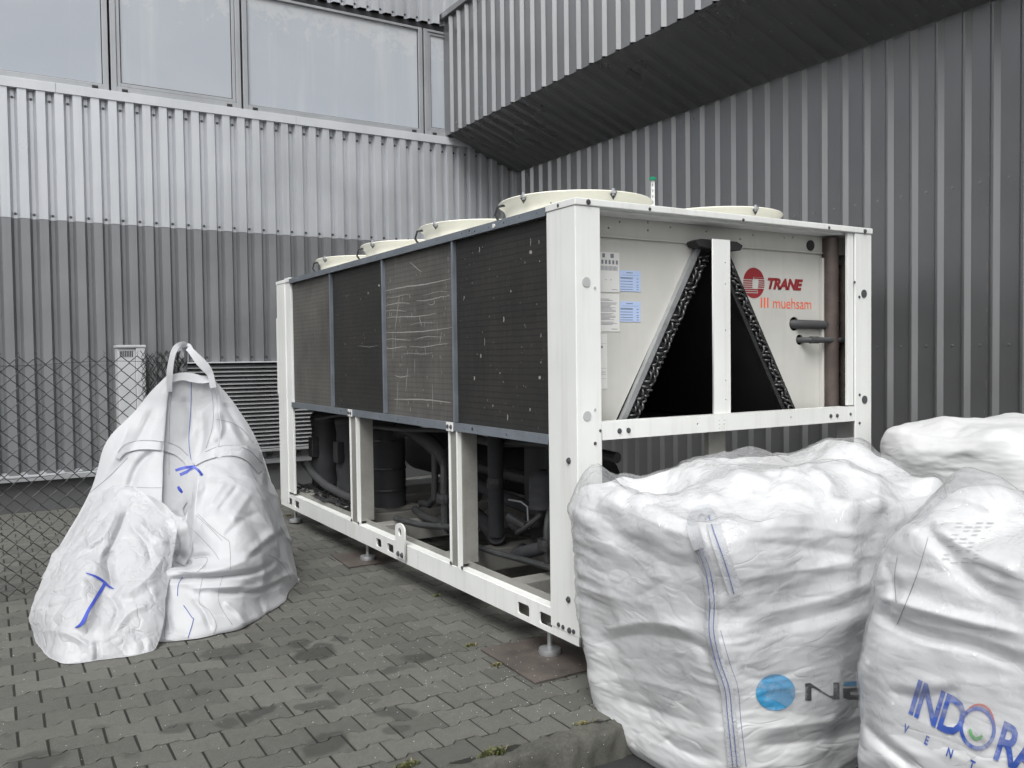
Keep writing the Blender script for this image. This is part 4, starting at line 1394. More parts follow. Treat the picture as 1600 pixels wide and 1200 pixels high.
for pts, r_ in (([(0.20, 2.55, 0.33), (0.22, 2.2, 0.34), (0.30, 1.9, 0.36), (0.32, 1.6, 0.40)], 0.022), ([(0.55, 0.4, 0.95), (0.5, 1.0, 0.98), (0.5, 1.7, 0.94), (0.6, 2.4, 0.96)], 0.03),
                ([(0.3, 1.95, 0.31), (0.3, 1.95, 0.7), (0.36, 2.05, 0.82), (0.5, 2.2, 0.85)], 0.028), ([(0.33, 0.75, 0.31), (0.33, 0.75, 0.55), (0.4, 0.8, 0.65)], 0.022), ([(0.25, 0.5, 0.36), (0.28, 0.8, 0.34), (0.24, 1.3, 0.33), (0.3, 1.7, 0.33)], 0.018),
                ([(0.7, 0.4, 0.72), (0.68, 1.5, 0.70), (0.7, 2.7, 0.72)], 0.04), ([(0.45, 2.75, 0.34), (0.38, 2.4, 0.34), (0.4, 2.1, 0.33)], 0.03), ([(0.24, 3.4, 0.9), (0.2, 3.0, 0.97), (0.24, 2.5, 0.98), (0.4, 2.0, 1.0)], 0.016),
                ([(0.2, 4.3, 0.95), (0.22, 3.7, 1.02), (0.22, 3.0, 1.04)], 0.012), ([(0.5, 1.2, 0.4), (0.38, 1.15, 0.44), (0.32, 0.98, 0.5), (0.36, 0.85, 0.6)], 0.015)):
    pipe('bay_pipe', [tuple(q) for q in smooth_pts(pts)], r_, M['baypipe'], seg=10)
for c in ((0.3, 1.95, 0.55), (0.42, 1.47, 0.7), (0.33, 0.75, 0.45), (0.30, 1.60, 0.40)):
    MB().lathe([(0.001, -0.03), (0.055, -0.03), (0.058, 0.0), (0.055, 0.03), (0.001, 0.03)], c, 14).build('pipe_flange', M['darkmetal'], ch)
shade_auto(MB().tube([(1.25, 1.5, 0.62), (1.25, 4.3, 0.62)], 0.2, 22).build('evaporator', M['black'], ch))
box('switch_box', (0.62, 0.80, 1.2, 1.45, 0.35, 1.07), M['darkmetal'], ch, 0.006)
mb = MB()
crg = random.Random(4)
for k in range(16):
    x, y = crg.uniform(0.09, 0.2), crg.uniform(3.2, 4.5)
    pts = [(x + crg.uniform(-.05, .05), y + 0.12 * j + crg.uniform(-.03, .03), 0.30 + 0.03 * abs(math.sin(j * 1.7 + k))) for j in range(4)]
    mb.tube(pts, crg.uniform(0.004, 0.009), 5)
tag(mb.build('cables', M['darkmetal'], ch), kind='stuff')
mb = MB()
for k in range(26):
    x, y = crg.uniform(0.09, 0.22), crg.uniform(2.95, 4.5)
    s = crg.uniform(0.015, 0.05)
    mb.prism([(x, y, 0.301), (x + s, y + s * .4, 0.306), (x + s * .6, y + s * 1.3, 0.303), (x - s * .2, y + s, 0.304)], (0, 0, 0.004))
tag(mb.build('debris', M['beam'], ch), kind='stuff')

# feet on steel plates
def foot(x, y):
    o = shade_auto(MB().lathe([(0.001, 0.0), (0.055, 0.0), (0.058, 0.010), (0.055, 0.028), (0.020, 0.036), (0.013, 0.04), (0.013, 0.16), (0.001, 0.16)], (x, y, 0.008), 20).build('foot', M['galv'], ch), 30)
for x in (0.06, W - 0.06):
    for y in (0.335, 2.75, 4.5):
        foot(x, y)
def ground_plate(pts, label):
    mb = MB().prism([(a, b_, 0.0025) for a, b_ in pts], (0, 0, 0.0065))
    o = mb.build('steel_plate', M['plate'], None)
    tag(o, label, 'steel plate', 'steel plates under the chiller feet')
ground_plate([(-0.200, 0.585), (-0.215, 0.050), (0.215, 0.045), (0.22, 0.58)], 'rusty steel plate under the chiller foot nearest the white big bag')
ground_plate([(-0.118, 3.06), (-0.142, 2.60), (0.27, 2.60), (0.27, 3.06)], 'dull grey steel plate under the middle of the chiller')

# perforated strut upright with a green cap, between the fan rows
st = thing('strut_channel', (1.07, 0.72, 2.206), 'white perforated strut channel with green cap standing among the fans', 'strut')
q0, q1 = 2.206, 2.535
xs_, ys_ = 1.100, 0.735
plate('channel', [rect(-0.011, 0.011, q0, q1)] + [rrect(-0.003, 0.003, z, z + 0.020, 0.003, 2) for z in np.arange(q0 + 0.02, q1 - 0.03, 0.034)], 0.002,
      ((xs_, ys_, 0), (0.86, -0.51, 0), (0, 0, 1)), M['white'], st)
MB().box(xs_ - 0.013, xs_ + 0.013, ys_ + 0.004, ys_ + 0.012, q0, q1).build('back_web', M['galv'], st)
box('end_cap', (xs_ - 0.016, xs_ + 0.016, ys_ - 0.014, ys_ + 0.015, q1, q1 + 0.02), M['green'], st, 0.003)

# ================================================================== cloth
def catmull(C, nu, nv):
    """dense surface through a control grid C (ru, rv, 3)"""
    def interp(A, n):
        m_ = A.shape[0]
        t = np.linspace(0, m_ - 1, n)
        i = np.minimum(np.floor(t).astype(int), m_ - 2)
        f = (t - i)[(...,) + (None,) * (A.ndim - 1)]
        p0 = A[np.maximum(i - 1, 0)]; p1 = A[i]; p2 = A[i + 1]; p3 = A[np.minimum(i + 2, m_ - 1)]
        return 0.5 * (2 * p1 + (p2 - p0) * f + (2 * p0 - 5 * p1 + 4 * p2 - p3) * f * f + (3 * p1 - p0 - 3 * p2 + p3) * f ** 3)
    B = interp(C, nu)
    return np.swapaxes(interp(np.swapaxes(B, 0, 1), nv), 0, 1)

def normals(P, pu):
    du = (np.roll(P, -1, 0) - np.roll(P, 1, 0)) if pu else np.gradient(P, axis=0)
    dv = np.gradient(P, axis=1)
    n_ = np.cross(du, dv)
    return n_ / (np.linalg.norm(n_, axis=-1, keepdims=True) + 1e-12)

def buckle(P0, eu, ev, it=120, pu=False, ks=0.012, kb=0.12, seed=1, amp=0.006, freq=7.0, fix=None, floor=None, aniso=(1, 1, 1)):
    """slack cloth: the sheet has more length than its resting form (eu, ev), so it buckles into wrinkles while held near the form"""
    P = P0.copy()
    N = normals(P0, pu)
    nz = vnoise(P0 * np.array(aniso), freq, seed) + 0.5 * vnoise(P0 * np.array(aniso), freq * 2.3, seed + 9)
    hold = np.ones(P0.shape[:2] + (1,)) if fix is None else (1 - fix)[..., None]
    P += N * (nz[..., None] * amp) * hold
    def nxt(A, du, dv):
        return np.roll(A, (-du, -dv), (0, 1))
    cons = []
    eu_ = np.broadcast_to(eu, P0.shape[:2]); ev_ = np.broadcast_to(ev, P0.shape[:2])
    for du, dv, e in ((1, 0, eu_), (0, 1, ev_), (1, 1, (eu_ + ev_) / 2), (1, -1, (eu_ + ev_) / 2)):
        L0 = np.linalg.norm(nxt(P0, du, dv) - P0, axis=-1) * (1 + e)
        ok = np.ones(P0.shape[:2])
        if not pu and du: ok[-1, :] = 0
        if dv > 0: ok[:, -1] = 0
        if dv < 0: ok[:, 0] = 0
        w = 1.0 if du * dv == 0 else 0.5
        cons.append((du, dv, L0, ok * w))
    vel = np.zeros_like(P)
    for k in range(it):
        acc = np.zeros_like(P); cnt = np.full(P.shape[:2], 1e-6)
        for du, dv, L0, ok in cons:
            d = nxt(P, du, dv) - P
            l_ = np.linalg.norm(d, axis=-1) + 1e-9
            c = (d * (0.5 * (l_ - L0) / l_ * ok)[..., None])
            acc += c - np.roll(c, (du, dv), (0, 1))
            cnt += ok + np.roll(ok, (du, dv), (0, 1))
        dP = acc / cnt[..., None] * 1.7
        A = P
        if pu:
            lap = (np.roll(A, 1, 0) + np.roll(A, -1, 0)) / 2 - A
        else:
            lap = np.zeros_like(A)
            lap[1:-1] = (A[2:] + A[:-2]) / 2 - A[1:-1]
        lap2 = np.zeros_like(A)
        lap2[:, 1:-1] = (A[:, 2:] + A[:, :-2]) / 2 - A[:, 1:-1]
        dP = dP + kb * (lap + lap2) + ks * (P0 - P)
        vel = 0.55 * vel + dP
        P = P + vel * hold * 0.8
        if floor is not None:
            P[..., 2] = np.maximum(P[..., 2], floor)
    return P

def crumple(P, seed, pu=False, fold=0.0, ffreq=3.0, faniso=(1, 1, 3), frot=0.0, crease=((9, 0.008), (20, 0.004)), mask=None):
    """press folds and creases into a cloth before it is let slack"""
    N = normals(P, pu)
    h = 0.0
    if fold:
        h = h + fold * (ridge(P, ffreq, seed, faniso, frot) + 0.5 * ridge(P, ffreq * 1.9, seed + 21, faniso, frot * 0.5))
    for f, a in crease:
        h = h + a * cnoise(P, f, seed + int(f))
    if mask is not None:
        h = h * mask
    return P + N * np.asarray(h)[..., None]

def press(P, folds):
    """folds seen in the cloth: (pixel line, depth away from the viewer, width px)"""
    d = P - CAM
    w = d @ FW
    U = np.stack([800 + FPX * (d @ RX) / w, 600 - FPX * (d @ UP) / w], -1)
    dirs = d / np.linalg.norm(d, axis=-1, keepdims=True)
    off = np.zeros(P.shape[:2])
    for pts, amp, wd in folds:
        L = np.array(smooth_line(pts, 5))
        best = np.full(P.shape[:2], 1e9)
        fade = np.ones(P.shape[:2])
        n = len(L) - 1
        for i in range(n):
            a, b_ = L[i], L[i + 1]
            ab = b_ - a
            t = np.clip(((U - a) @ ab) / (ab @ ab + 1e-9), 0, 1)
            q = np.linalg.norm(U - (a + t[..., None] * ab), axis=-1)
            m_ = q < best
            best = np.where(m_, q, best)
            s_ = (i + t) / n
            fade = np.where(m_, np.minimum(1, np.minimum(s_, 1 - s_) * 5 + 0.15), fade)
        off += amp * fade * np.maximum(0, 1 - best / wd) ** 1.4
    return P + dirs * off[..., None]

def cloth(name, P, mat, parent, pu=False):
    o = link(name, grid_mesh(P, name, pu), mat, parent, smooth=True)
    return o

def bvh_of(objs):
    V, F = [], []
    for o in objs:
        n = len(V)
        V += [tuple(v.co) for v in o.data.vertices]
        F += [tuple(i + n for i in p_.vertices) for p_ in o.data.polygons]
    return BVHTree.FromPolygons(V, F)

def cast(bvh, x, y, off=0.003):
    d = ray(x, y)
    h = bvh.ray_cast(Vector(CAM), Vector(d))
    if h[0] is None:
        return None
    return np.array(h[0]) - d * off

def resample(pts, step):
    out = []
    for a, b_ in zip(pts, pts[1:]):
        n = max(1, int(math.hypot(b_[0] - a[0], b_[1] - a[1]) / step))
        for k in range(n):
            out.append(tuple(a[j] + (b_[j] - a[j]) * k / n for j in range(len(a))))
    out.append(tuple(pts[-1]))
    return out

def smooth_line(pts, n=6):
    C = np.array(pts, float)[:, None, :]
    C = np.concatenate([C, C], 1)
    return [tuple(q) for q in catmull(C, (len(pts) - 1) * n + 1, 2)[:, 0]]

def stitch(bvh, pts, r, mat, parent, off=0.002, name='stitching', step=3.0):
    P = [cast(bvh, x, y, off) for x, y in resample(smooth_line(pts), step)]
    P = [q for q in P if q is not None]
    runs, cur = [], []
    for q in P:
        if cur and np.linalg.norm(q - cur[-1]) > 0.09:
            runs.append(cur); cur = []
        cur.append(q)
    runs.append(cur)
    mb = MB()
    for c in runs:
        if len(c) > 1:
            mb.tube(c, r, 5)
    if mb.v:
        return mb.build(name, mat, parent, smooth=True)

def ribbon(name, pts, mat, parent, thick=0.0025, edge=None, tilt=0.018):
    """webbing strip through (pixel x, pixel y, depth Y, half width px)"""
    P = smooth_line(pts, 8)
    A = np.zeros((len(P), 4, 3))
    for i, (x, y, Y, w) in enumerate(P):
        x2, y2 = P[min(i + 1, len(P) - 1)][:2]
        x1, y1 = P[max(i - 1, 0)][:2]
        t = np.array([x2 - x1, y2 - y1]); t = t / (np.linalg.norm(t) + 1e-9)
        for j, f in enumerate((-1, -0.35, 0.35, 1)):
            A[i, j] = at(x - t[1] * w * f, y + t[0] * w * f, Y - tilt * t[0] * f * w / 9)
    o = link(name, grid_mesh(A, name), mat, parent, smooth=True)
    if edge is not None:
        for j in (0, 3):
            MB().tube([A[i, j] * 0.88 + A[i, 3 - j] * 0.12 - FW * 0.002 for i in range(len(P))], 0.0008, 4).build('stitching', edge, parent)
    return o

def ribbon_on(name, bvh, pts, mat, parent, off=0.004):
    """strip lying on a cloth: (pixel x, pixel y, half width px)"""
    P = smooth_line(pts, 8)
    rows = []
    for i, (x, y, w) in enumerate(P):
        x2, y2 = P[min(i + 1, len(P) - 1)][:2]
        x1, y1 = P[max(i - 1, 0)][:2]
        t = np.array([x2 - x1, y2 - y1]); t = t / (np.linalg.norm(t) + 1e-9)
        r_ = [cast(bvh, x - t[1] * w * f, y + t[0] * w * f, off) for f in (-1, 0, 1)]
        if all(q is not None for q in r_):
            rows.append(r_)
    A = np.array(rows)
    # even out the depth so that the strip bridges small wrinkles
    for _ in range(2):
        A[1:-1] = (A[:-2] + A[1:-1] * 2 + A[2:]) / 4
    A -= ray(*pts[len(pts) // 2][:2]) * 0.002
    return link(name, grid_mesh(A, name), mat, parent, smooth=True)

def decal(name, me, bvh, fn, mat, parent, off=0.003, cut=0.05):
    """flat print laid on a cloth: fn maps the print's x, y to a pixel"""
    bm = bmesh.new()
    bm.from_mesh(me)
    bmesh.ops.triangulate(bm, faces=bm.faces)
    for _ in range(4):
        es = [e for e in bm.edges if e.calc_length() > cut]
        if not es:
            break
        bmesh.ops.subdivide_edges(bm, edges=es, cuts=1)
        bmesh.ops.triangulate(bm, faces=[f for f in bm.faces if len(f.verts) > 3])
    bad = []
    for v in bm.verts:
        x, y = fn(v.co.x, v.co.y)
        q = cast(bvh, x, y, off)
        if q is None:
            bad.append(v)
        else:
            v.co = q
    bmesh.ops.delete(bm, geom=bad, context='VERTS')
    big = [f for f in bm.faces if max(e.calc_length() for e in f.edges) > 0.08]
    bmesh.ops.delete(bm, geom=big, context='FACES')
    out = bpy.data.meshes.new(name)
    bm.to_mesh(out)
    bm.free()
    return link(name, out, mat, parent, smooth=True)

def poly_mesh(polys):
    me = filled_curve(polys, 0.0)
    me.materials.clear()
    return me

# ================================================================== open bag hung from the fence post
ob = thing('bulk_bag', (-1.2, 2.1, 0), 'empty open white bulk bag hung by its loops from the fence post', 'bulk bag', 'white bulk bags')
def ctrl(rows):
    return np.array([[at(*c) for c in r] for r in rows])
inner = ctrl([
    [(262, 586, 2.90), (265, 587, 2.895), (269, 588, 2.90), (285, 587, 2.91), (300, 588, 2.91), (315, 590, 2.91), (324, 590, 2.905), (328, 588, 2.895), (331, 589, 2.90)],
    [(236, 612, 2.90), (250, 613, 2.88), (262, 614, 2.87), (267, 614, 2.895), (300, 615, 2.91), (332, 614, 2.90), (338, 612, 2.875), (344, 612, 2.88), (352, 612, 2.89)],
    [(212, 641, 2.90), (235, 641, 2.86), (258, 642, 2.835), (264, 643, 2.865), (300, 645, 2.885), (336, 643, 2.87), (343, 640, 2.845), (357, 640, 2.85), (373, 640, 2.88)],
    [(166, 690, 2.86), (210, 695, 2.77), (254, 698, 2.71), (260, 702, 2.75), (300, 705, 2.78), (336, 702, 2.76), (346, 698, 2.73), (372, 690, 2.75), (403, 690, 2.84)],
    [(141, 768, 2.82), (190, 772, 2.64), (250, 765, 2.52), (257, 770, 2.55), (300, 775, 2.57), (330, 770, 2.56), (347, 768, 2.55), (387, 765, 2.60), (427, 762, 2.80)],
    [(92, 855, 2.78), (150, 860, 2.52), (240, 850, 2.38), (256, 850, 2.40), (300, 860, 2.42), (328, 860, 2.40), (350, 860, 2.38), (402, 855, 2.46), (452, 850, 2.72)],
])
P = crumple(catmull(inner, 150, 160), 3, fold=0.004, ffreq=1.6, faniso=(1.5, 1.5, 0.7), crease=((3, 0.008), (7, 0.003), (16, 0.0012)))
P = press(P, [([(238, 640), (215, 690), (180, 740)], 0.02, 12), ([(205, 660), (175, 720), (150, 770)], -0.02, 14), ([(240, 705), (215, 730), (200, 770)], 0.04, 10), ([(350, 630), (368, 660), (385, 690)], 0.025, 9),
              ([(356, 660), (375, 690), (400, 720)], -0.02, 10), ([(285, 620), (300, 655), (290, 690)], 0.012, 10), ([(314, 640), (318, 680), (310, 720)], -0.012, 9), ([(340, 640), (346, 670), (335, 690)], -0.03, 8)])
P = buckle(P, 0.008, 0.008, 25, ks=0.02, kb=0.04, seed=3, amp=0.001, freq=6)
inner_o = cloth('bag_side', P, M['bag'], ob)
rear = ctrl([
    [(262, 586, 2.905), (297, 587, 2.945), (331, 589, 2.905)],
    [(212, 641, 2.905), (297, 640, 2.955), (373, 640, 2.885)],
    [(166, 690, 2.865), (297, 690, 2.955), (403, 690, 2.845)],
    [(141, 768, 2.825), (290, 768, 2.955), (427, 762, 2.805)],
    [(92, 855, 2.785), (280, 850, 2.955), (452, 850, 2.725)],
    [(62, 905, 2.70), (270, 880, 2.93), (463, 900, 2.58)],
])
cloth('bag_back', buckle(catmull(rear, 50, 50), 0.01, 0.01, 30, seed=8, amp=0.006), M['bag'], ob)
front = ctrl([
    [(196, 778, 2.62), (225, 772, 2.52), (255, 786, 2.34), (284, 806, 2.26), (303, 768, 2.28), (318, 733, 2.40), (352, 706, 2.52), (382, 697, 2.64), (410, 706, 2.80)],
    [(186, 810, 2.52), (225, 803, 2.40), (258, 815, 2.26), (284, 828, 2.20), (306, 790, 2.16), (330, 755, 2.24), (362, 738, 2.34), (395, 733, 2.50), (423, 740, 2.79)],
    [(180, 840, 2.42), (225, 835, 2.30), (262, 842, 2.20), (288, 852, 2.18), (309, 818, 2.04), (340, 792, 2.04), (374, 780, 2.10), (408, 775, 2.32), (437, 780, 2.74)],
    [(180, 882, 2.22), (225, 880, 2.14), (262, 884, 2.12), (293, 884, 2.14), (318, 862, 1.94), (352, 842, 1.90), (388, 832, 1.95), (424, 828, 2.18), (452, 835, 2.68)],
    [(180, 912, 2.06), (225, 902, 2.00), (262, 895, 1.93), (296, 894, 1.86), (328, 893, 1.78), (362, 890, 1.76), (398, 885, 1.84), (434, 878, 2.12), (461, 880, 2.62)],
    [(185, 940, 1.96), (230, 935, 1.90), (266, 928, 1.82), (300, 925, 1.79), (333, 922, 1.72), (368, 922, 1.72), (404, 918, 1.84), (440, 908, 2.12), (465, 906, 2.52)],
    [(190, 968, 1.83), (235, 968, 1.77), (270, 962, 1.70), (305, 958, 1.67), (340, 956, 1.65), (378, 948, 1.68), (412, 938, 1.84), (444, 925, 2.10), (463, 914, 2.46)],
    [(198, 992, 1.71), (240, 996, 1.65), (272, 996, 1.61), (304, 994, 1.59), (340, 988, 1.59), (380, 977, 1.62), (418, 958, 1.80), (447, 938, 2.05), (459, 920, 2.40)],
    [(202, 1000, 1.69), (242, 1005, 1.65), (272, 1006, 1.62), (304, 1005, 1.62), (340, 999, 1.64), (383, 988, 1.68), (422, 966, 1.90), (446, 944, 2.15), (456, 925, 2.45)],
])
P = crumple(catmull(front, 190, 210), 12, fold=0.010, ffreq=1.5, faniso=(1.2, 1.2, 2.4), frot=0.7, crease=((3.5, 0.020), (8, 0.005), (18, 0.0016)))
P = press(P, [([(262, 906), (300, 903), (345, 901), (400, 893), (432, 876)], 0.055, 8), ([(300, 893), (345, 889), (400, 870)], -0.03, 14),
              ([(312, 735), (305, 790), (300, 840), (296, 862)], -0.05, 13), ([(296, 770), (291, 820), (287, 860)], 0.05, 8),
              ([(392, 864), (420, 838), (450, 818)], -0.035, 12), ([(385, 878), (415, 853), (447, 832)], 0.03, 8),
              ([(370, 928), (420, 913), (457, 893)], -0.03, 10), ([(335, 927), (400, 924), (442, 909)], 0.035, 8), ([(300, 920), (330, 918), (385, 916)], -0.02, 9),
              ([(326, 790), (352, 752)], -0.018, 9), ([(340, 800), (372, 758)], 0.02, 7), ([(362, 815), (392, 770)], -0.02, 10), ([(350, 840), (380, 812), (405, 800)], 0.016, 8),
              ([(405, 745), (420, 790), (440, 830)], -0.02, 10), ([(265, 930), (262, 960), (268, 990)], -0.02, 9), ([(300, 935), (318, 955), (330, 985)], 0.02, 8),
              ([(350, 940), (372, 958), (385, 978)], -0.02, 9), ([(400, 935), (410, 950), (412, 968)], 0.018, 8), ([(268, 862), (290, 872), (330, 868)], 0.05, 9), ([(262, 884), (292, 889), (322, 884)], -0.05, 8)])
P = buckle(P, 0.012, 0.012, 14, ks=0.012, kb=0.02, seed=12, amp=0.001, freq=9, floor=0.004)
front_o = cloth('bag_front', P, M['bag'], ob)
flap = ctrl([
    [(143, 772, 2.74), (165, 763, 2.62), (190, 756, 2.50), (215, 764, 2.42), (240, 784, 2.30), (262, 804, 2.20), (277, 817, 2.12)],
    [(112, 825, 2.58), (140, 815, 2.40), (170, 810, 2.26), (200, 815, 2.22), (228, 825, 2.13), (255, 838, 2.08), (275, 845, 2.08)],
    [(83, 865, 2.42), (115, 865, 2.20), (150, 865, 2.05), (183, 868, 2.02), (215, 870, 1.95), (245, 878, 1.92), (269, 885, 1.96)],
    [(60, 915, 2.26), (95, 915, 2.02), (130, 912, 1.86), (168, 918, 1.88), (200, 918, 1.77), (236, 925, 1.71), (261, 930, 1.74)],
    [(48, 962, 2.14), (85, 963, 1.84), (122, 962, 1.70), (160, 966, 1.68), (198, 968, 1.62), (230, 970, 1.60), (255, 968, 1.63)],
    [(54, 1000, 2.00), (88, 1006, 1.70), (124, 1010, 1.59), (160, 1012, 1.55), (195, 1010, 1.54), (225, 1006, 1.53), (248, 999, 1.57)],
    [(74, 1028, 1.74), (95, 1038, 1.57), (122, 1044, 1.52), (155, 1041, 1.51), (190, 1035, 1.49), (219, 1030, 1.49), (239, 1020, 1.52)],
])
P = crumple(catmull(flap, 210, 180), 31, fold=0.006, ffreq=2.5, faniso=(1, 1, 1.4), frot=0.8, crease=((4, 0.008), (9, 0.006), (20, 0.0032), (42, 0.0013)))
rim = (np.arange(180) > 172)[None, :] * 0.01
P = press(P, [([(178, 922), (172, 900), (168, 878), (176, 858)], 0.055, 12), ([(150, 928), (140, 958), (124, 985)], -0.03, 14), ([(190, 932), (232, 902), (256, 868)], -0.04, 16),
              ([(186, 796), (160, 838), (134, 852)], -0.03, 14), ([(198, 800), (180, 845), (160, 875)], 0.03, 9), ([(215, 812), (236, 834), (264, 848)], -0.025, 12), ([(205, 822), (228, 850), (236, 880)], 0.025, 9),
              ([(118, 870), (140, 862), (158, 846)], 0.018, 8), ([(80, 925), (110, 915), (136, 905)], -0.02, 9), ([(66, 950), (100, 945), (130, 935)], 0.02, 8), ([(70, 985), (105, 990), (140, 1010)], -0.02, 10),
              ([(175, 985), (205, 955), (232, 945)], -0.02, 12), ([(150, 1000), (152, 1020), (150, 1038)], 0.02, 8), ([(205, 985), (222, 1000), (226, 1018)], 0.014, 10), ([(170, 930), (185, 955), (172, 985)], 0.03, 9)])
P = buckle(P, 0.012, 0.012, 8, ks=0.016, kb=0.012, seed=31, amp=0.0006, freq=20, floor=0.004)
flap_o = cloth('filling_skirt', P, M['bag_thin'], ob)
bag_bvh = bvh_of([inner_o, front_o, flap_o])
# loops, straps, ribbons
ribbon('lifting_loop', [(265, 612, 2.86, 4), (265, 585, 2.85, 5), (268, 562, 2.87, 4.5), (273, 546, 2.90, 4.5), (280, 539, 2.93, 4), (288, 540, 2.97, 6), (291, 552, 3.02, 6)], M['bag'], ob)
ribbon('lifting_loop', [(291, 549, 3.02, 6), (293, 542, 2.97, 6), (299, 549, 2.92, 5), (311, 563, 2.88, 7), (322, 575, 2.86, 7), (329, 586, 2.85, 5), (333, 606, 2.82, 5)], M['bag'], ob)
ribbon('top_hem', [(266, 592, 2.875, 6), (285, 588, 2.895, 6), (300, 590, 2.895, 7), (315, 593, 2.885, 6), (329, 592, 2.87, 5)], M['bag'], ob)
ifb = bvh_of([inner_o, front_o])
ribbon_on('lifting_loop', ifb, [(183, 716, 4), (194, 701, 7), (222, 695, 7.5), (252, 697, 7.5), (274, 703, 7), (290, 716, 6), (300, 732, 4)], M['bag'], ob, 0.010)
ribbon_on('lifting_loop', ifb, [(303, 724, 4), (318, 713, 7), (338, 706, 8), (362, 704, 8), (386, 711, 8), (406, 730, 8), (417, 752, 6)], M['bag'], ob, 0.010)
ribbon_on('lifting_loop', ifb, [(288, 780, 6), (277, 793, 9), (280, 813, 10), (289, 838, 9), (291, 860, 9), (281, 880, 8)], M['bag'], ob, 0.008)
for pts in ([(184, 707), (196, 694), (222, 688), (254, 690), (277, 697), (294, 712)], [(192, 716), (202, 706), (224, 702), (254, 704), (270, 710)], [(320, 706), (340, 698), (362, 696), (388, 703), (410, 724)], [(336, 716), (362, 712), (384, 719), (402, 738)]):
    stitch(ifb, pts, 0.0013, M['grey_thread'], ob, 0.016)
for pts in ([(274, 735, 2.40, 2.2), (288, 731, 2.38, 2.4), (303, 729, 2.38, 2)], [(281, 742, 2.38, 2.5), (292, 737, 2.37, 2.4), (305, 727, 2.37, 1)], [(301, 729, 2.36, 2), (310, 735, 2.33, 2.2), (316, 743, 2.32, 2)]):
    ribbon('tie_ribbon', pts, M['blue_ribbon'], ob, 0.0015)
ribbon('tie_ribbon', [(278, 760, 2.20, 2), (281, 765, 2.19, 2.6), (285, 770, 2.19, 1.6)], M['blue_ribbon'], ob, 0.0015)
fb = bvh_of([flap_o])
ribbon_on('tie_ribbon', fb, [(134, 895, .6), (148, 900, 1.6), (160, 907, 2.0), (170, 916, 1.8), (178, 920, .6)], M['blue_ribbon'], ob)
ribbon_on('tie_ribbon', fb, [(165, 909, 2.3), (158, 922, 2.6), (148, 938, 2.6), (138, 954, 2.4), (128, 974, 2.8), (117, 981, .5)], M['blue_ribbon'], ob)
for pts in ([(299, 597), (298, 640), (295, 690), (300, 728)], [(285, 902), (278.5, 914), (277.4, 931)], [(287, 946), (299, 963.7), (302, 969), (293.7, 997)]):
    stitch(bag_bvh, pts, 0.0022, M['blue_thread'], ob)
for pts in ([(270, 595), (265, 650), (264, 742)], [(331, 610), (333, 660), (322, 700)], [(306.7, 805.5), (327, 824), (346.8, 844.5)], [(309, 803), (335, 828), (358, 846)], [(299, 825), (330.5, 857.5), (342, 874)],
            [(358.7, 846.7), (360, 868), (359.8, 890)], [(303, 873), (322, 871), (321.8, 881), (307.8, 894)], [(316.4, 903), (311, 940), (326, 953), (338, 976), (331, 995)], [(347.8, 901), (341, 929), (345.7, 950), (363, 976)],
            [(261, 961), (257, 985), (258, 1000)], [(437.8, 823), (447, 838), (456, 853)], [(338, 655), (360, 660), (380, 672), (396, 692)], [(140, 770), (170, 745), (200, 715)], [(195, 760), (225, 762), (255, 762)], [(420, 867), (440, 880), (455, 905)]):
    stitch(bag_bvh, pts, 0.0011, M['grey_thread'], ob)

# ================================================================== filled bags
def filled_bag(cx, cy, w, d, z0, h, seed, taper=0.0, lean=(0, 0), dome=0.06, bump=0.05, expo=6.0, nu=400, ns=190, ntp=100, belly=0.05, rot=0.0, peaks=()):
    th = np.linspace(0, 2 * math.pi, nu, endpoint=False) + math.pi / 4
    c, s = np.cos(th), np.sin(th)
    rad = 1.0 / (np.abs(c) ** expo + np.abs(s) ** expo) ** (1 / expo)
    ux, uy = rad * c, rad * s
    P = np.zeros((nu, ns + ntp, 3))
    sh = 0.10                                               # shoulder radius
    for j in range(ns + ntp):
        if j < ns:
            t = j / (ns - 1)
            z = z0 + (h - sh * 0.45) * t
            sc = 1 - taper * (1 - t) + belly * math.sin(math.pi * min(1, t * 0.95)) - 0.06 * max(0, (t - 0.9) / 0.1) ** 2
            if t < 0.06:
                sc -= 0.05 * (1 - t / 0.06)
            hh = z
        else:
            t = 1
            f = 1 - (j - ns + 1) / ntp
            sc = 0.94 * (1 - (1 - f) ** 1.15) if f > 0 else 0.0
            hh = z0 + h - sh * 0.45 + (sh * 0.45 + dome) * (1 - f ** 2.4)
        tt = (hh - z0) / h
        P[:, j, 0] = ux * w / 2 * sc
        P[:, j, 1] = uy * d / 2 * sc
        P[:, j, 2] = hh
        P[:, j, 0] += lean[0] * tt
        P[:, j, 1] += lean[1] * tt
    cr, sr = math.cos(rot), math.sin(rot)
    x, y = P[..., 0].copy(), P[..., 1].copy()
    P[..., 0] = cx + cr * x - sr * y
    P[..., 1] = cy + sr * x + cr * y
    # lumpy filling, slumped top
    N = normals(P, True)
    low = vnoise(P, 2.3, seed) * bump + vnoise(P, 5.0, seed + 5) * bump * 0.5
    side = np.clip((np.arange(ns + ntp) - 6) / 48.0, 0, 1)[None, :]
    P[..., :2] += (N * (low * 0.55 * side)[..., None])[..., :2]
    topw = np.clip((P[..., 2] - (z0 + h * 0.78)) / (h * 0.22), 0, 1)
    P[..., 2] += low * topw * 1.1
    for (px_, py_, rr_, hz_) in peaks:
        dd = np.hypot(P[..., 0] - px_, P[..., 1] - py_) / rr_
        P[..., 2] += hz_ * np.exp(-dd * dd) * topw
    return P, th

def bag_faces(o):
    return bvh_of([o])

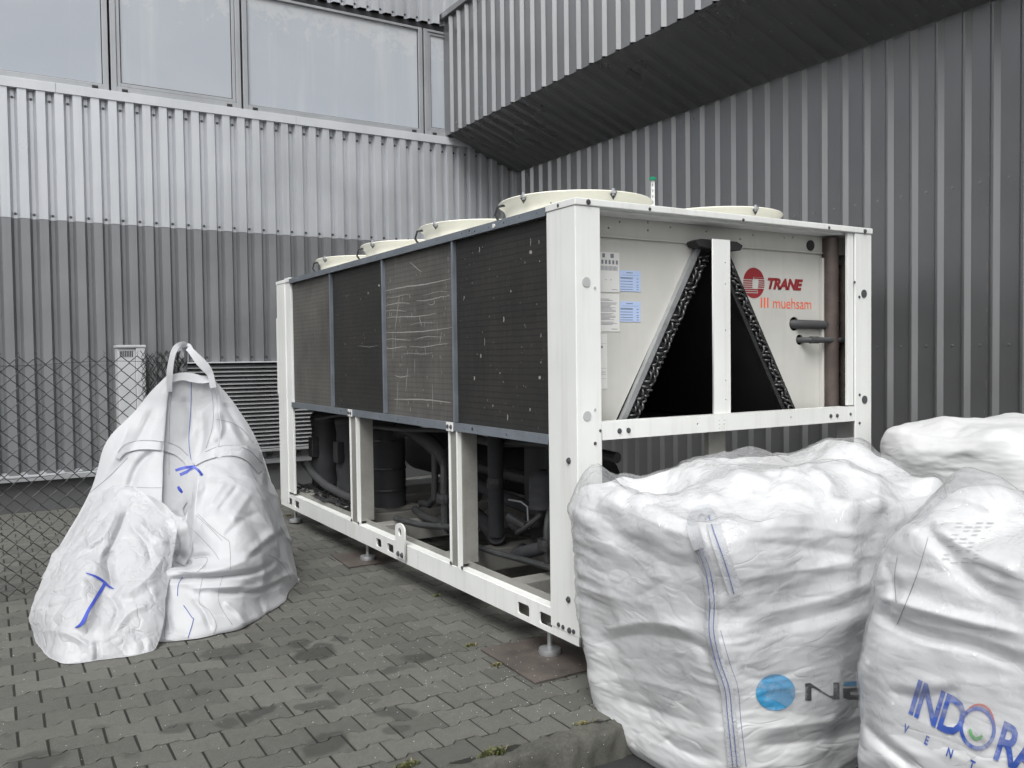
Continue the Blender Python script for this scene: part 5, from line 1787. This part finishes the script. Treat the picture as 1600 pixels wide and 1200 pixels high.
# --- bag with the blue disc
JT = 290
jj = np.arange(JT)
topm = np.clip((jj - 178) / 18.0, 0, 1)[None, :]
def relax(P, n, k=0.2):
    for _ in range(n):
        P[:, 1:-1] += k * (P[:, 2:] + P[:, :-2] - 2 * P[:, 1:-1])
        P += k * (np.roll(P, 1, 0) + np.roll(P, -1, 0) - 2 * P)
    return P
def finish_bag(P, seed, fold=0.006, rot=0.25, topc=1.0, sidec=1.0):
    low = np.clip(jj / 12.0, 0, 1)[None, :]
    hb = np.clip((JT - jj) / 40.0, 0.12, 1)[None, :]
    P = crumple(P, seed, True, fold=fold, ffreq=1.1, faniso=(1, 1, 3.6), frot=rot, crease=((2.3, 0.030 * sidec), (5, 0.010 * sidec)), mask=(1 - topm * 0.7) * low)
    P = crumple(P, seed + 40, True, crease=((3.2, 0.075 * topc), (7, 0.036 * topc)), mask=topm * hb)
    P = relax(P, 3)
    # tight horizontal wrinkles that come and go
    z = P * np.array([1, 1, 5.0])
    patch = np.clip(vnoise(P, 3.0, seed + 60) + 0.25, 0, 1)
    P = P + normals(P, True) * ((0.006 * cnoise(z, 4.0, seed + 61) * patch + 0.0045 * cnoise(z, 9.0, seed + 62) * patch + 0.0015 * cnoise(z, 18.0, seed + 63)) * (1 - topm) * low)[..., None]
    P = crumple(P, seed + 80, True, crease=((13, 0.007), (27, 0.003)), mask=(0.25 * (1 - topm) * low + topm * topc) * hb)
    return relax(P, 1, 0.12)
def film_hood(name, Pb, j0, seed, parent, grow=0.006, ears=(), pull=0.6):
    """loose clear film over a filled bag: bridges its hollows, always outside it"""
    A = Pb.copy()
    for _ in range(70):
        A[:, 1:-1] += 0.25 * (A[:, 2:] + A[:, :-2] - 2 * A[:, 1:-1])
        A += 0.25 * (np.roll(A, 1, 0) + np.roll(A, -1, 0) - 2 * A)
    N = normals(A, True)
    lift = np.maximum(((Pb - A) * N).sum(-1), 0) + grow
    w = np.clip((jj - j0) / 75.0, 0.12, 1)[None, :] * np.clip((JT - jj) / 40.0, 0.1, 1)[None, :]
    cr = 0.016 * cnoise(A, 3.2, seed) + 0.014 * cnoise(A, 7, seed + 1) + 0.008 * cnoise(A, 16, seed + 2) + 0.003 * cnoise(A, 34, seed + 3)
    A = A + N * (lift + (0.5 * np.abs(cr) + 0.5 * np.maximum(cr, 0)) * w)[..., None]
    for (px_, py_, rr_, hz_) in ears:
        dd = np.hypot(A[..., 0] - px_, A[..., 1] - py_) / rr_
        A[..., 2] += hz_ * np.maximum(0, 1 - dd) * topm
    P = A[:, j0:]
    n = 42
    for i in range(P.shape[0]):
        e = 0.05 * math.sin(i * 0.066 + seed) + 0.03 * math.sin(i * 0.22)
        f = np.clip(1 - np.arange(n) / n, 0, 1)
        P[i, :n, 2] += e * f
    return cloth(name, P, M['film'], parent, True)
nb = thing('bulk_bag', (0.38, -0.64, ZLOW), 'full white bulk bag printed with a blue disc, in front of the chiller', 'bulk bag', 'white bulk bags')
na = (0.515, -0.645, 1.39, 0.98, ZLOW - 0.02, 1.10, 41)
nk = dict(taper=0.065, lean=(-0.02, 0.0), dome=0.02, bump=0.030, belly=0.012, expo=9.0, peaks=((1.00, -0.60, 0.32, 0.12), (0.50, -0.35, 0.25, 0.07), (0.10, -0.40, 0.13, -0.12)))
P, _ = filled_bag(*na, **nk)
PN = finish_bag(P, 42)
PN = press(PN, [([(930, 800), (990, 850), (1050, 884), (1105, 880)], 0.0217, 26), ([(950, 780), (1020, 815), (1080, 840)], -0.0155, 24), ([(930, 1006), (1000, 992), (1080, 1004), (1115, 1030)], 0.0248, 20),
                ([(945, 985), (1010, 972), (1090, 984)], -0.0186, 18), ([(990, 935), (1060, 898)], 0.0124, 18), ([(960, 1085), (1030, 1112), (1120, 1140)], 0.0186, 22), ([(950, 1060), (1010, 1065), (1100, 1095)], -0.0155, 20),
                ([(1160, 846), (1280, 858), (1370, 884)], 0.0136, 14), ([(1150, 905), (1300, 884), (1375, 862)], -0.0112, 16), ([(1180, 985), (1300, 957), (1375, 928)], 0.0186, 20), ([(1170, 965), (1290, 935), (1375, 905)], -0.0136, 18),
                ([(1150, 1050), (1190, 1062), (1240, 1050)], 0.0099, 10), ([(1180, 1165), (1270, 1158), (1370, 1140)], 0.0186, 18), ([(1190, 1140), (1290, 1128), (1370, 1112)], -0.0124, 16), ([(1160, 830), (1240, 822), (1370, 838)], -0.0099, 12),
                ([(1090, 800), (1107, 880), (1112, 960), (1125, 1040), (1142, 1120), (1150, 1200)], -0.0112, 16), ([(1140, 930), (1150, 1000), (1170, 1090)], 0.0074, 12), ([(1040, 1150), (1060, 1170), (1120, 1190)], 0.0186, 20)])
nbo = cloth('bag_body', PN, M['bag_full'], nb, True)
nbv = bag_faces(nbo)
film_hood('film_hood', PN, 64, 45, nb, ears=((-0.11, -0.25, 0.20, 0.13), (0.62, -0.50, 0.20, 0.04), (1.02, -0.75, 0.18, 0.03)))

# --- bag with the blue lettering
ib = thing('bulk_bag', (0.42, -1.98, ZLOW), 'full white bulk bag with slanted blue lettering at the right edge', 'bulk bag', 'white bulk bags')
ia = (0.445, -1.97, 1.0, 1.0, ZLOW, 1.085, 61)
ik = dict(taper=-0.05, lean=(0.05, -0.03), dome=0.05, bump=0.03, belly=0.02, expo=6.0, peaks=((0.28, -1.72, 0.16, 0.05),))
P, _ = filled_bag(*ia, **ik)
PI_ = finish_bag(P, 63, rot=0.5)
PI_ = press(PI_, [([(1362, 955), (1440, 990), (1530, 1010), (1600, 1040)], 0.04, 16), ([(1370, 930), (1450, 955), (1600, 990)], -0.025, 18), ([(1390, 1080), (1440, 1090), (1500, 1075)], 0.02, 16), ([(1400, 800), (1450, 830), (1520, 905), (1600, 950)], 0.025, 18),
                  ([(1440, 790), (1500, 850), (1600, 900)], -0.02, 18), ([(1350, 1130), (1390, 1170), (1430, 1200)], 0.03, 16), ([(1380, 880), (1400, 920), (1380, 970)], 0.018, 14), ([(1470, 770), (1510, 780), (1560, 800)], -0.02, 12)])
ibo = cloth('bag_body', PI_, M['bag_full'], ib, True)
ibv = bag_faces(ibo)
film_hood('film_hood', PI_, 98, 66, ib, ears=((0.22, -1.70, 0.16, 0.07),))

# --- clean bag behind, in the gap by the dark wall
tb_ = thing('bulk_bag', (2.6, -0.55, ZLOW), 'clean bright white bulk bag by the dark wall, behind the other full bags', 'bulk bag', 'white bulk bags')
P, _ = filled_bag(2.53, -0.57, 1.18, 1.0, ZLOW, 1.215, 81, taper=0.05, dome=0.05, bump=0.025, belly=0.04, expo=4.5)
cloth('bag_body', finish_bag(P, 83, 0.008, 0.6, topc=0.5), M['bag_clean'], tb_, True)
#EXTRA
# prints and seams of the filled bags
disc = poly_mesh([[(math.cos(2 * math.pi * k / 48) * 31, math.sin(2 * math.pi * k / 48) * 28.5) for k in range(48)]])
decal('printed_disc', disc, nbv, lambda x, y: (1212 + x, 1082 - y), M['print_blue'], nb, 0.004, 6)
def pmap(x, y):
    return x, y
N_ = [(1258, 1095), (1258, 1068), (1266, 1067), (1296, 1087), (1302, 1087), (1302, 1066.5), (1311.5, 1066.5), (1312, 1093), (1302, 1093), (1271, 1075), (1268, 1075), (1268, 1095)]
decal('lettering', poly_mesh([N_]), nbv, pmap, M['print_black'], nb, 0.004, 6)
decal('lettering', poly_mesh([[(1319, 1065), (1375, 1064), (1373, 1070), (1317, 1072)]]), nbv, pmap, M['print_blue'], nb, 0.004, 6)
E_ = [(1317, 1075.5), (1375, 1074), (1375, 1079.5), (1328, 1081), (1329, 1086), (1376, 1085), (1377, 1091), (1326, 1093.5), (1318, 1090)]
decal('lettering', poly_mesh([E_]), nbv, pmap, M['print_black'], nb, 0.004, 6)
# lettering of the other bag runs downhill along its side
o0, ex, ey = np.array([1417.0, 1112.0]), np.array([1.0, 0.53]), np.array([0.30, -1.0])
def imap(x, y):
    q = o0 + ex * x * 47 * (1 + 0.035 * x) + ey * y * 74 * (1 + 0.04 * x)
    return q[0], q[1]
decal('lettering', text_mesh('IND', 1.0, 0, 0.022, 0.88), ibv, imap, M['print_navy'], ib, 0.004, 0.1)
ring = poly_mesh([[(2.02 + 0.50 * math.cos(a), 0.35 + 0.40 * math.sin(a)) for a in np.linspace(0, 6.1, 36)], [(2.02 + 0.40 * math.cos(a), 0.35 + 0.32 * math.sin(a)) for a in np.linspace(0, 6.1, 36)]])
decal('lettering', ring, ibv, imap, M['print_navy'], ib, 0.004, 0.1)
arc = [(2.02 + r_ * math.cos(R(a)), 0.34 + r_ * math.sin(R(a))) for r_, rg_ in ((0.47, range(30, 151, 10)), (0.43, range(150, 29, -10))) for a in rg_]
decal('lettering', poly_mesh([arc]), ibv, imap, M['print_rim'], ib, 0.004, 0.1)
arc = [(2.02 + r_ * math.cos(R(a)), 0.34 + r_ * math.sin(R(a))) for r_, rg_ in ((0.22, range(200, 341, 10)), (0.15, range(340, 199, -10))) for a in rg_]
decal('lettering', poly_mesh([arc]), ibv, imap, M['print_green'], ib, 0.004, 0.1)
ra = text_mesh('RAMA', 1.0, 0, 0.022, 0.88)
decal('lettering', ra, ibv, lambda x, y: imap(x + 2.58, y), M['print_navy'], ib, 0.004, 0.1)
for k, ch_ in enumerate('VENTURES'):
    lt = text_mesh(ch_, 0.24, 0, 0.006)
    decal('lettering', lt, ibv, lambda x, y, k=k: imap(x + 0.05 + k * 0.68, y - 0.40), M['print_navy'], ib, 0.004, 0.06)
# corner seam of the disc bag: webbing with blue stitching, standing loop
ribbon_on('corner_seam', nbv, [(1084, 830, 9), (1092, 852, 10), (1106, 895, 10), (1111, 940, 10), (1111, 985, 10), (1120, 1030, 10), (1135, 1075, 10), (1140, 1120, 10), (1148, 1198, 10)], M['webbing'], nb, 0.014)
ribbon_on('lifting_loop', nbv, [(1092, 858, 8), (1083, 830, 9), (1083, 808, 8), (1093, 796, 7), (1104, 797, 8), (1113, 815, 10), (1124, 850, 11), (1139, 895, 11), (1151, 931, 11)], M['webbing'], nb, 0.026)
for dx in (-3, 4):
    stitch(nbv, [(1086 + dx, 835), (1094 + dx, 860), (1106 + dx, 895), (1112 + dx, 940), (1111 + dx, 985), (1120 + dx, 1030), (1135 + dx, 1075), (1140 + dx, 1120), (1148 + dx, 1198)], 0.0012, M['blue_thread'], nb, 0.020)
stitch(nbv, [(1107, 805), (1118, 838), (1133, 880), (1147, 928)], 0.0014, M['blue_thread'], nb, 0.034)
stitch(nbv, [(1126, 985), (1140, 1035), (1153, 1075), (1158, 1130), (1166, 1198)], 0.0008, M['blue_thread'], nb, 0.003)
stitch(ibv, [(1402, 870), (1398, 900), (1400, 940)], 0.0012, M['grey_thread'], ib, 0.004)
stitch(ibv, [(1450, 840), (1432, 900), (1402, 975)], 0.0012, M['grey_thread'], ib, 0.004)
# document pouch on the lettered bag
pouch = poly_mesh([[(1528, 832), (1552, 822), (1610, 842), (1612, 912), (1560, 892), (1512, 872)]])
decal('document_pouch', pouch, ibv, pmap, M['bag_clean'], ib, 0.004, 10)
lab = MB()
lrg = random.Random(15)
rows_ = []
for k in range(11):
    f = k / 10
    for c_ in range(4):
        if lrg.random() < 0.8:
            a0 = 0.05 + 0.24 * c_
            rows_.append([(1466 + 24 * f2 + a_ * 66 - 0 * f, 880 - 62 * f2 + 10 * a_ * 0 + (1 - f2) * 0) for f2, a_ in ((f, a0), (f, a0 + lrg.uniform(.08, .2)), (f + 0.035, a0 + .18), (f + 0.035, a0))])
decal('label_print', poly_mesh(rows_), ibv, pmap, M['grey_disc'], ib, 0.004, 10)

# ================================================================== chain link fence
FY = 2.985
fe = thing('chain_link_fence', (-1.6, FY, 0), 'dark wire chain link fence ending at a galvanised post', 'fence')
shade_auto(MB().tube([(-1.165, FY + 0.03, -0.05), (-1.165, FY + 0.03, 1.585)], 0.034, 18).build('post', M['post'], fe))
shade_auto(MB().lathe([(0.036, 0), (0.037, 0.006), (0.02, 0.012), (0.001, 0.013)], (-1.165, FY + 0.03, 1.585), 18).build('post_cap', M['galv'], fe))
MB().tube([(-1.165, FY + 0.07, 1.55), (-1.165, FY - 0.02, 1.55), (-1.165, FY - 0.02, 1.52)], 0.006, 6).build('hook', M['galv'], fe)
pw, ph = 0.098, 0.094
def zig(n, phase, top):
    pts = []
    for k in range(n * 2 + 1):
        s_ = 1 if (k % 2) else -1
        x = s_ * pw / 4
        z = top - k * ph / 2
        if k:
            pts.append((x * 0.96, 0.004 * s_, z + 0.005))
        pts.append((x, -0.004 * s_, z - 0.0))
    return pts
wm = MB().tube(zig(16, 0, 0), 0.0029, 4).mesh('wire')
wm.materials.append(M['wire'])
wm2 = wm.copy()
tw = [MB().tube([(0, 0, 0), (0.006, 0.004, 0.012), (-0.004, -0.003, 0.022), (0.009, 0.002, 0.034)], 0.0016, 4).mesh('knuckle')]
tw[0].materials.append(M['wire'])
frg = random.Random(2)
x = -1.43
i = 0
while x > -4.2:
    o = link('wire', wm, None, fe, loc=(x, FY + frg.uniform(-.004, .004), 1.532 + frg.uniform(-.003, .003)))
    o.scale = (1 if i % 2 == 0 else -1, 1, 1)
    if i % 2 == 0:
        o2 = link('wire_twist', tw[0], None, fe, loc=(x - pw / 4, FY, 1.530))
        o2.rotation_euler = (0, 0, frg.uniform(0, 6))
    x -= pw / 2
    i += 1
x = -1.42
while x < -1.15:                                   # the end of the roll is pushed together
    o = link('wire', wm, None, fe, loc=(x, FY + frg.uniform(-.02, .02), 1.555 + frg.uniform(-.02, .015)))
    o.scale = (frg.choice([-1, 1]) * frg.uniform(.45, .8), frg.uniform(1, 4), 1)
    o.rotation_euler = (0, frg.uniform(-.012, .012), 0)
    x += 0.007
for z in (1.49, 0.78, 0.08):
    pts = [(-4.2 + 0.1 * k, FY + 0.008, z + 0.012 * math.sin(k * 0.55)) for k in range(31)]
    MB().tube(pts, 0.0016, 4).build('tension_wire', M['wire'], fe)

# grey vented cabinet by the far wall
cb = thing('vented_cabinet', (-1.06, 6.35, 0), 'tall grey vented cabinet behind the chain link fence', 'cabinet')
box('body', (-1.185, -1.02, 6.27, 6.50, 0.0, 1.63), M['cabinet'], cb, 0.006)
box('side_profile', (-1.018, -0.925, 6.255, 6.50, 0.0, 1.635), M['cabinet'], cb, 0.01)
box('lid', (-1.195, -0.92, 6.25, 6.51, 1.637, 1.665), M['cabinet'], cb, 0.005)
for k in range(8):
    box('vent_slot', (-1.165 + 0.016 * k, -1.157 + 0.016 * k, 6.2655, 6.272, 1.545, 1.605), M['black'], cb, 0)

# ================================================================== pellets, weeds, grit
prg = random.Random(77)
mb = MB()
pv_ = np.array([(1, 0, 0), (0, 1, 0), (-1, 0, 0), (0, -1, 0), (0, 0, 1), (0, 0, -1)], float)
pf_ = [(0, 1, 4), (1, 2, 4), (2, 3, 4), (3, 0, 4), (1, 0, 5), (2, 1, 5), (3, 2, 5), (0, 3, 5)]
for k in range(620):
    if k < 300:
        x, y = prg.gauss(-0.35, 0.35), prg.gauss(0.3, 0.7)
    else:
        x, y = prg.uniform(-2.6, 0.1), prg.uniform(-0.6, 2.6)
    r_ = prg.uniform(0.0008, 0.0021)
    mb.add(pv_ * r_ * np.array([1, prg.uniform(.6, 1.2), .7]) + np.array([x, y, r_ * 0.7 + (0.010 if (-.21 < x < .22 and .05 < y < .58) else 0)]), pf_)
tag(mb.build('plastic_pellets', M['pellet'], None), 'tiny white plastic pellets strewn over the paving', kind='stuff')

def weed(x, y, n, h, dry, label):
    t_ = thing('weed', (x, y, 0), label, 'weed', 'weeds in the paving joints')
    for nm, m_, cnt in (('blades', M['leaf'], n), ('dry_blades', M['straw'], int(n * dry))):
        mb = MB()
        for k in range(cnt):
            a = prg.uniform(0, 6.28)
            r_ = abs(prg.gauss(0, h * 0.55))
            bx, by = x + r_ * math.cos(a) * 1.4, y + r_ * math.sin(a) * 0.6
            ln, w_ = h * prg.uniform(.4, 0.9), prg.uniform(0.0018, 0.0045)
            a2 = prg.uniform(0, 6.28)
            ox, oy = math.cos(a2) * ln * prg.uniform(.2, .9), math.sin(a2) * ln * prg.uniform(.2, .9)
            px_, py_ = -math.sin(a2) * w_, math.cos(a2) * w_
            mb.add([(bx - px_, by - py_, -0.006), (bx + px_, by + py_, -0.006), (bx + ox * .5 + px_, by + oy * .5 + py_, ln * .6), (bx + ox * .5 - px_, by + oy * .5 - py_, ln * .6), (bx + ox, by + oy, ln * prg.uniform(.5, .95))],
                   [(0, 1, 2, 3), (3, 2, 4)])
        tag(mb.build(nm, m_, t_), kind='stuff')
for (px_, py_, n, h, dry, lab) in ((770, 1178, 150, 0.035, .15, 'green tuft of weeds growing against the concrete kerb'), (908, 1133, 60, 0.025, .9, 'dry yellowish weed tuft at the kerb beside the bag with the disc'),
                                   (735, 1009, 60, 0.022, .7, 'small grass tuft in the joint just beside the rusty plate corner'), (775, 1040, 60, 0.020, .8, 'dry grass tuft along the edge of the rusty plate'),
                                   (682, 932, 50, 0.022, .4, 'small weed growing under the middle of the white base rail'), (635, 1198, 110, 0.03, .3, 'weed tuft at the bottom edge of the picture on the paving'), (450, 806, 90, 0.022, .9, 'mossy weed patch at the far corner post of the chiller')):
    q = atz(px_, py_, 0.0)
    weed(q[0], q[1], n, h, dry, lab)

# lime run along one sheet joint of the dark wall
mb = MB()
wrg = random.Random(6)
yy_ = 190.0
while yy_ < 650:
    x_ = 1545 - (yy_ - 190) * 0.012 + wrg.uniform(-1.2, 1.2)
    h_ = wrg.uniform(2, 16)
    if wrg.random() < 0.55:
        px_strip(mb, [(x_, yy_), (x_ + wrg.uniform(-.4, .4), yy_ + h_ / 2), (x_ - .1, yy_ + h_)], wrg.uniform(.2, .55), XR - 0.0045)
    yy_ += h_ * wrg.uniform(.7, 2.0)
mb.build('lime_run', M['scratch'], dk)
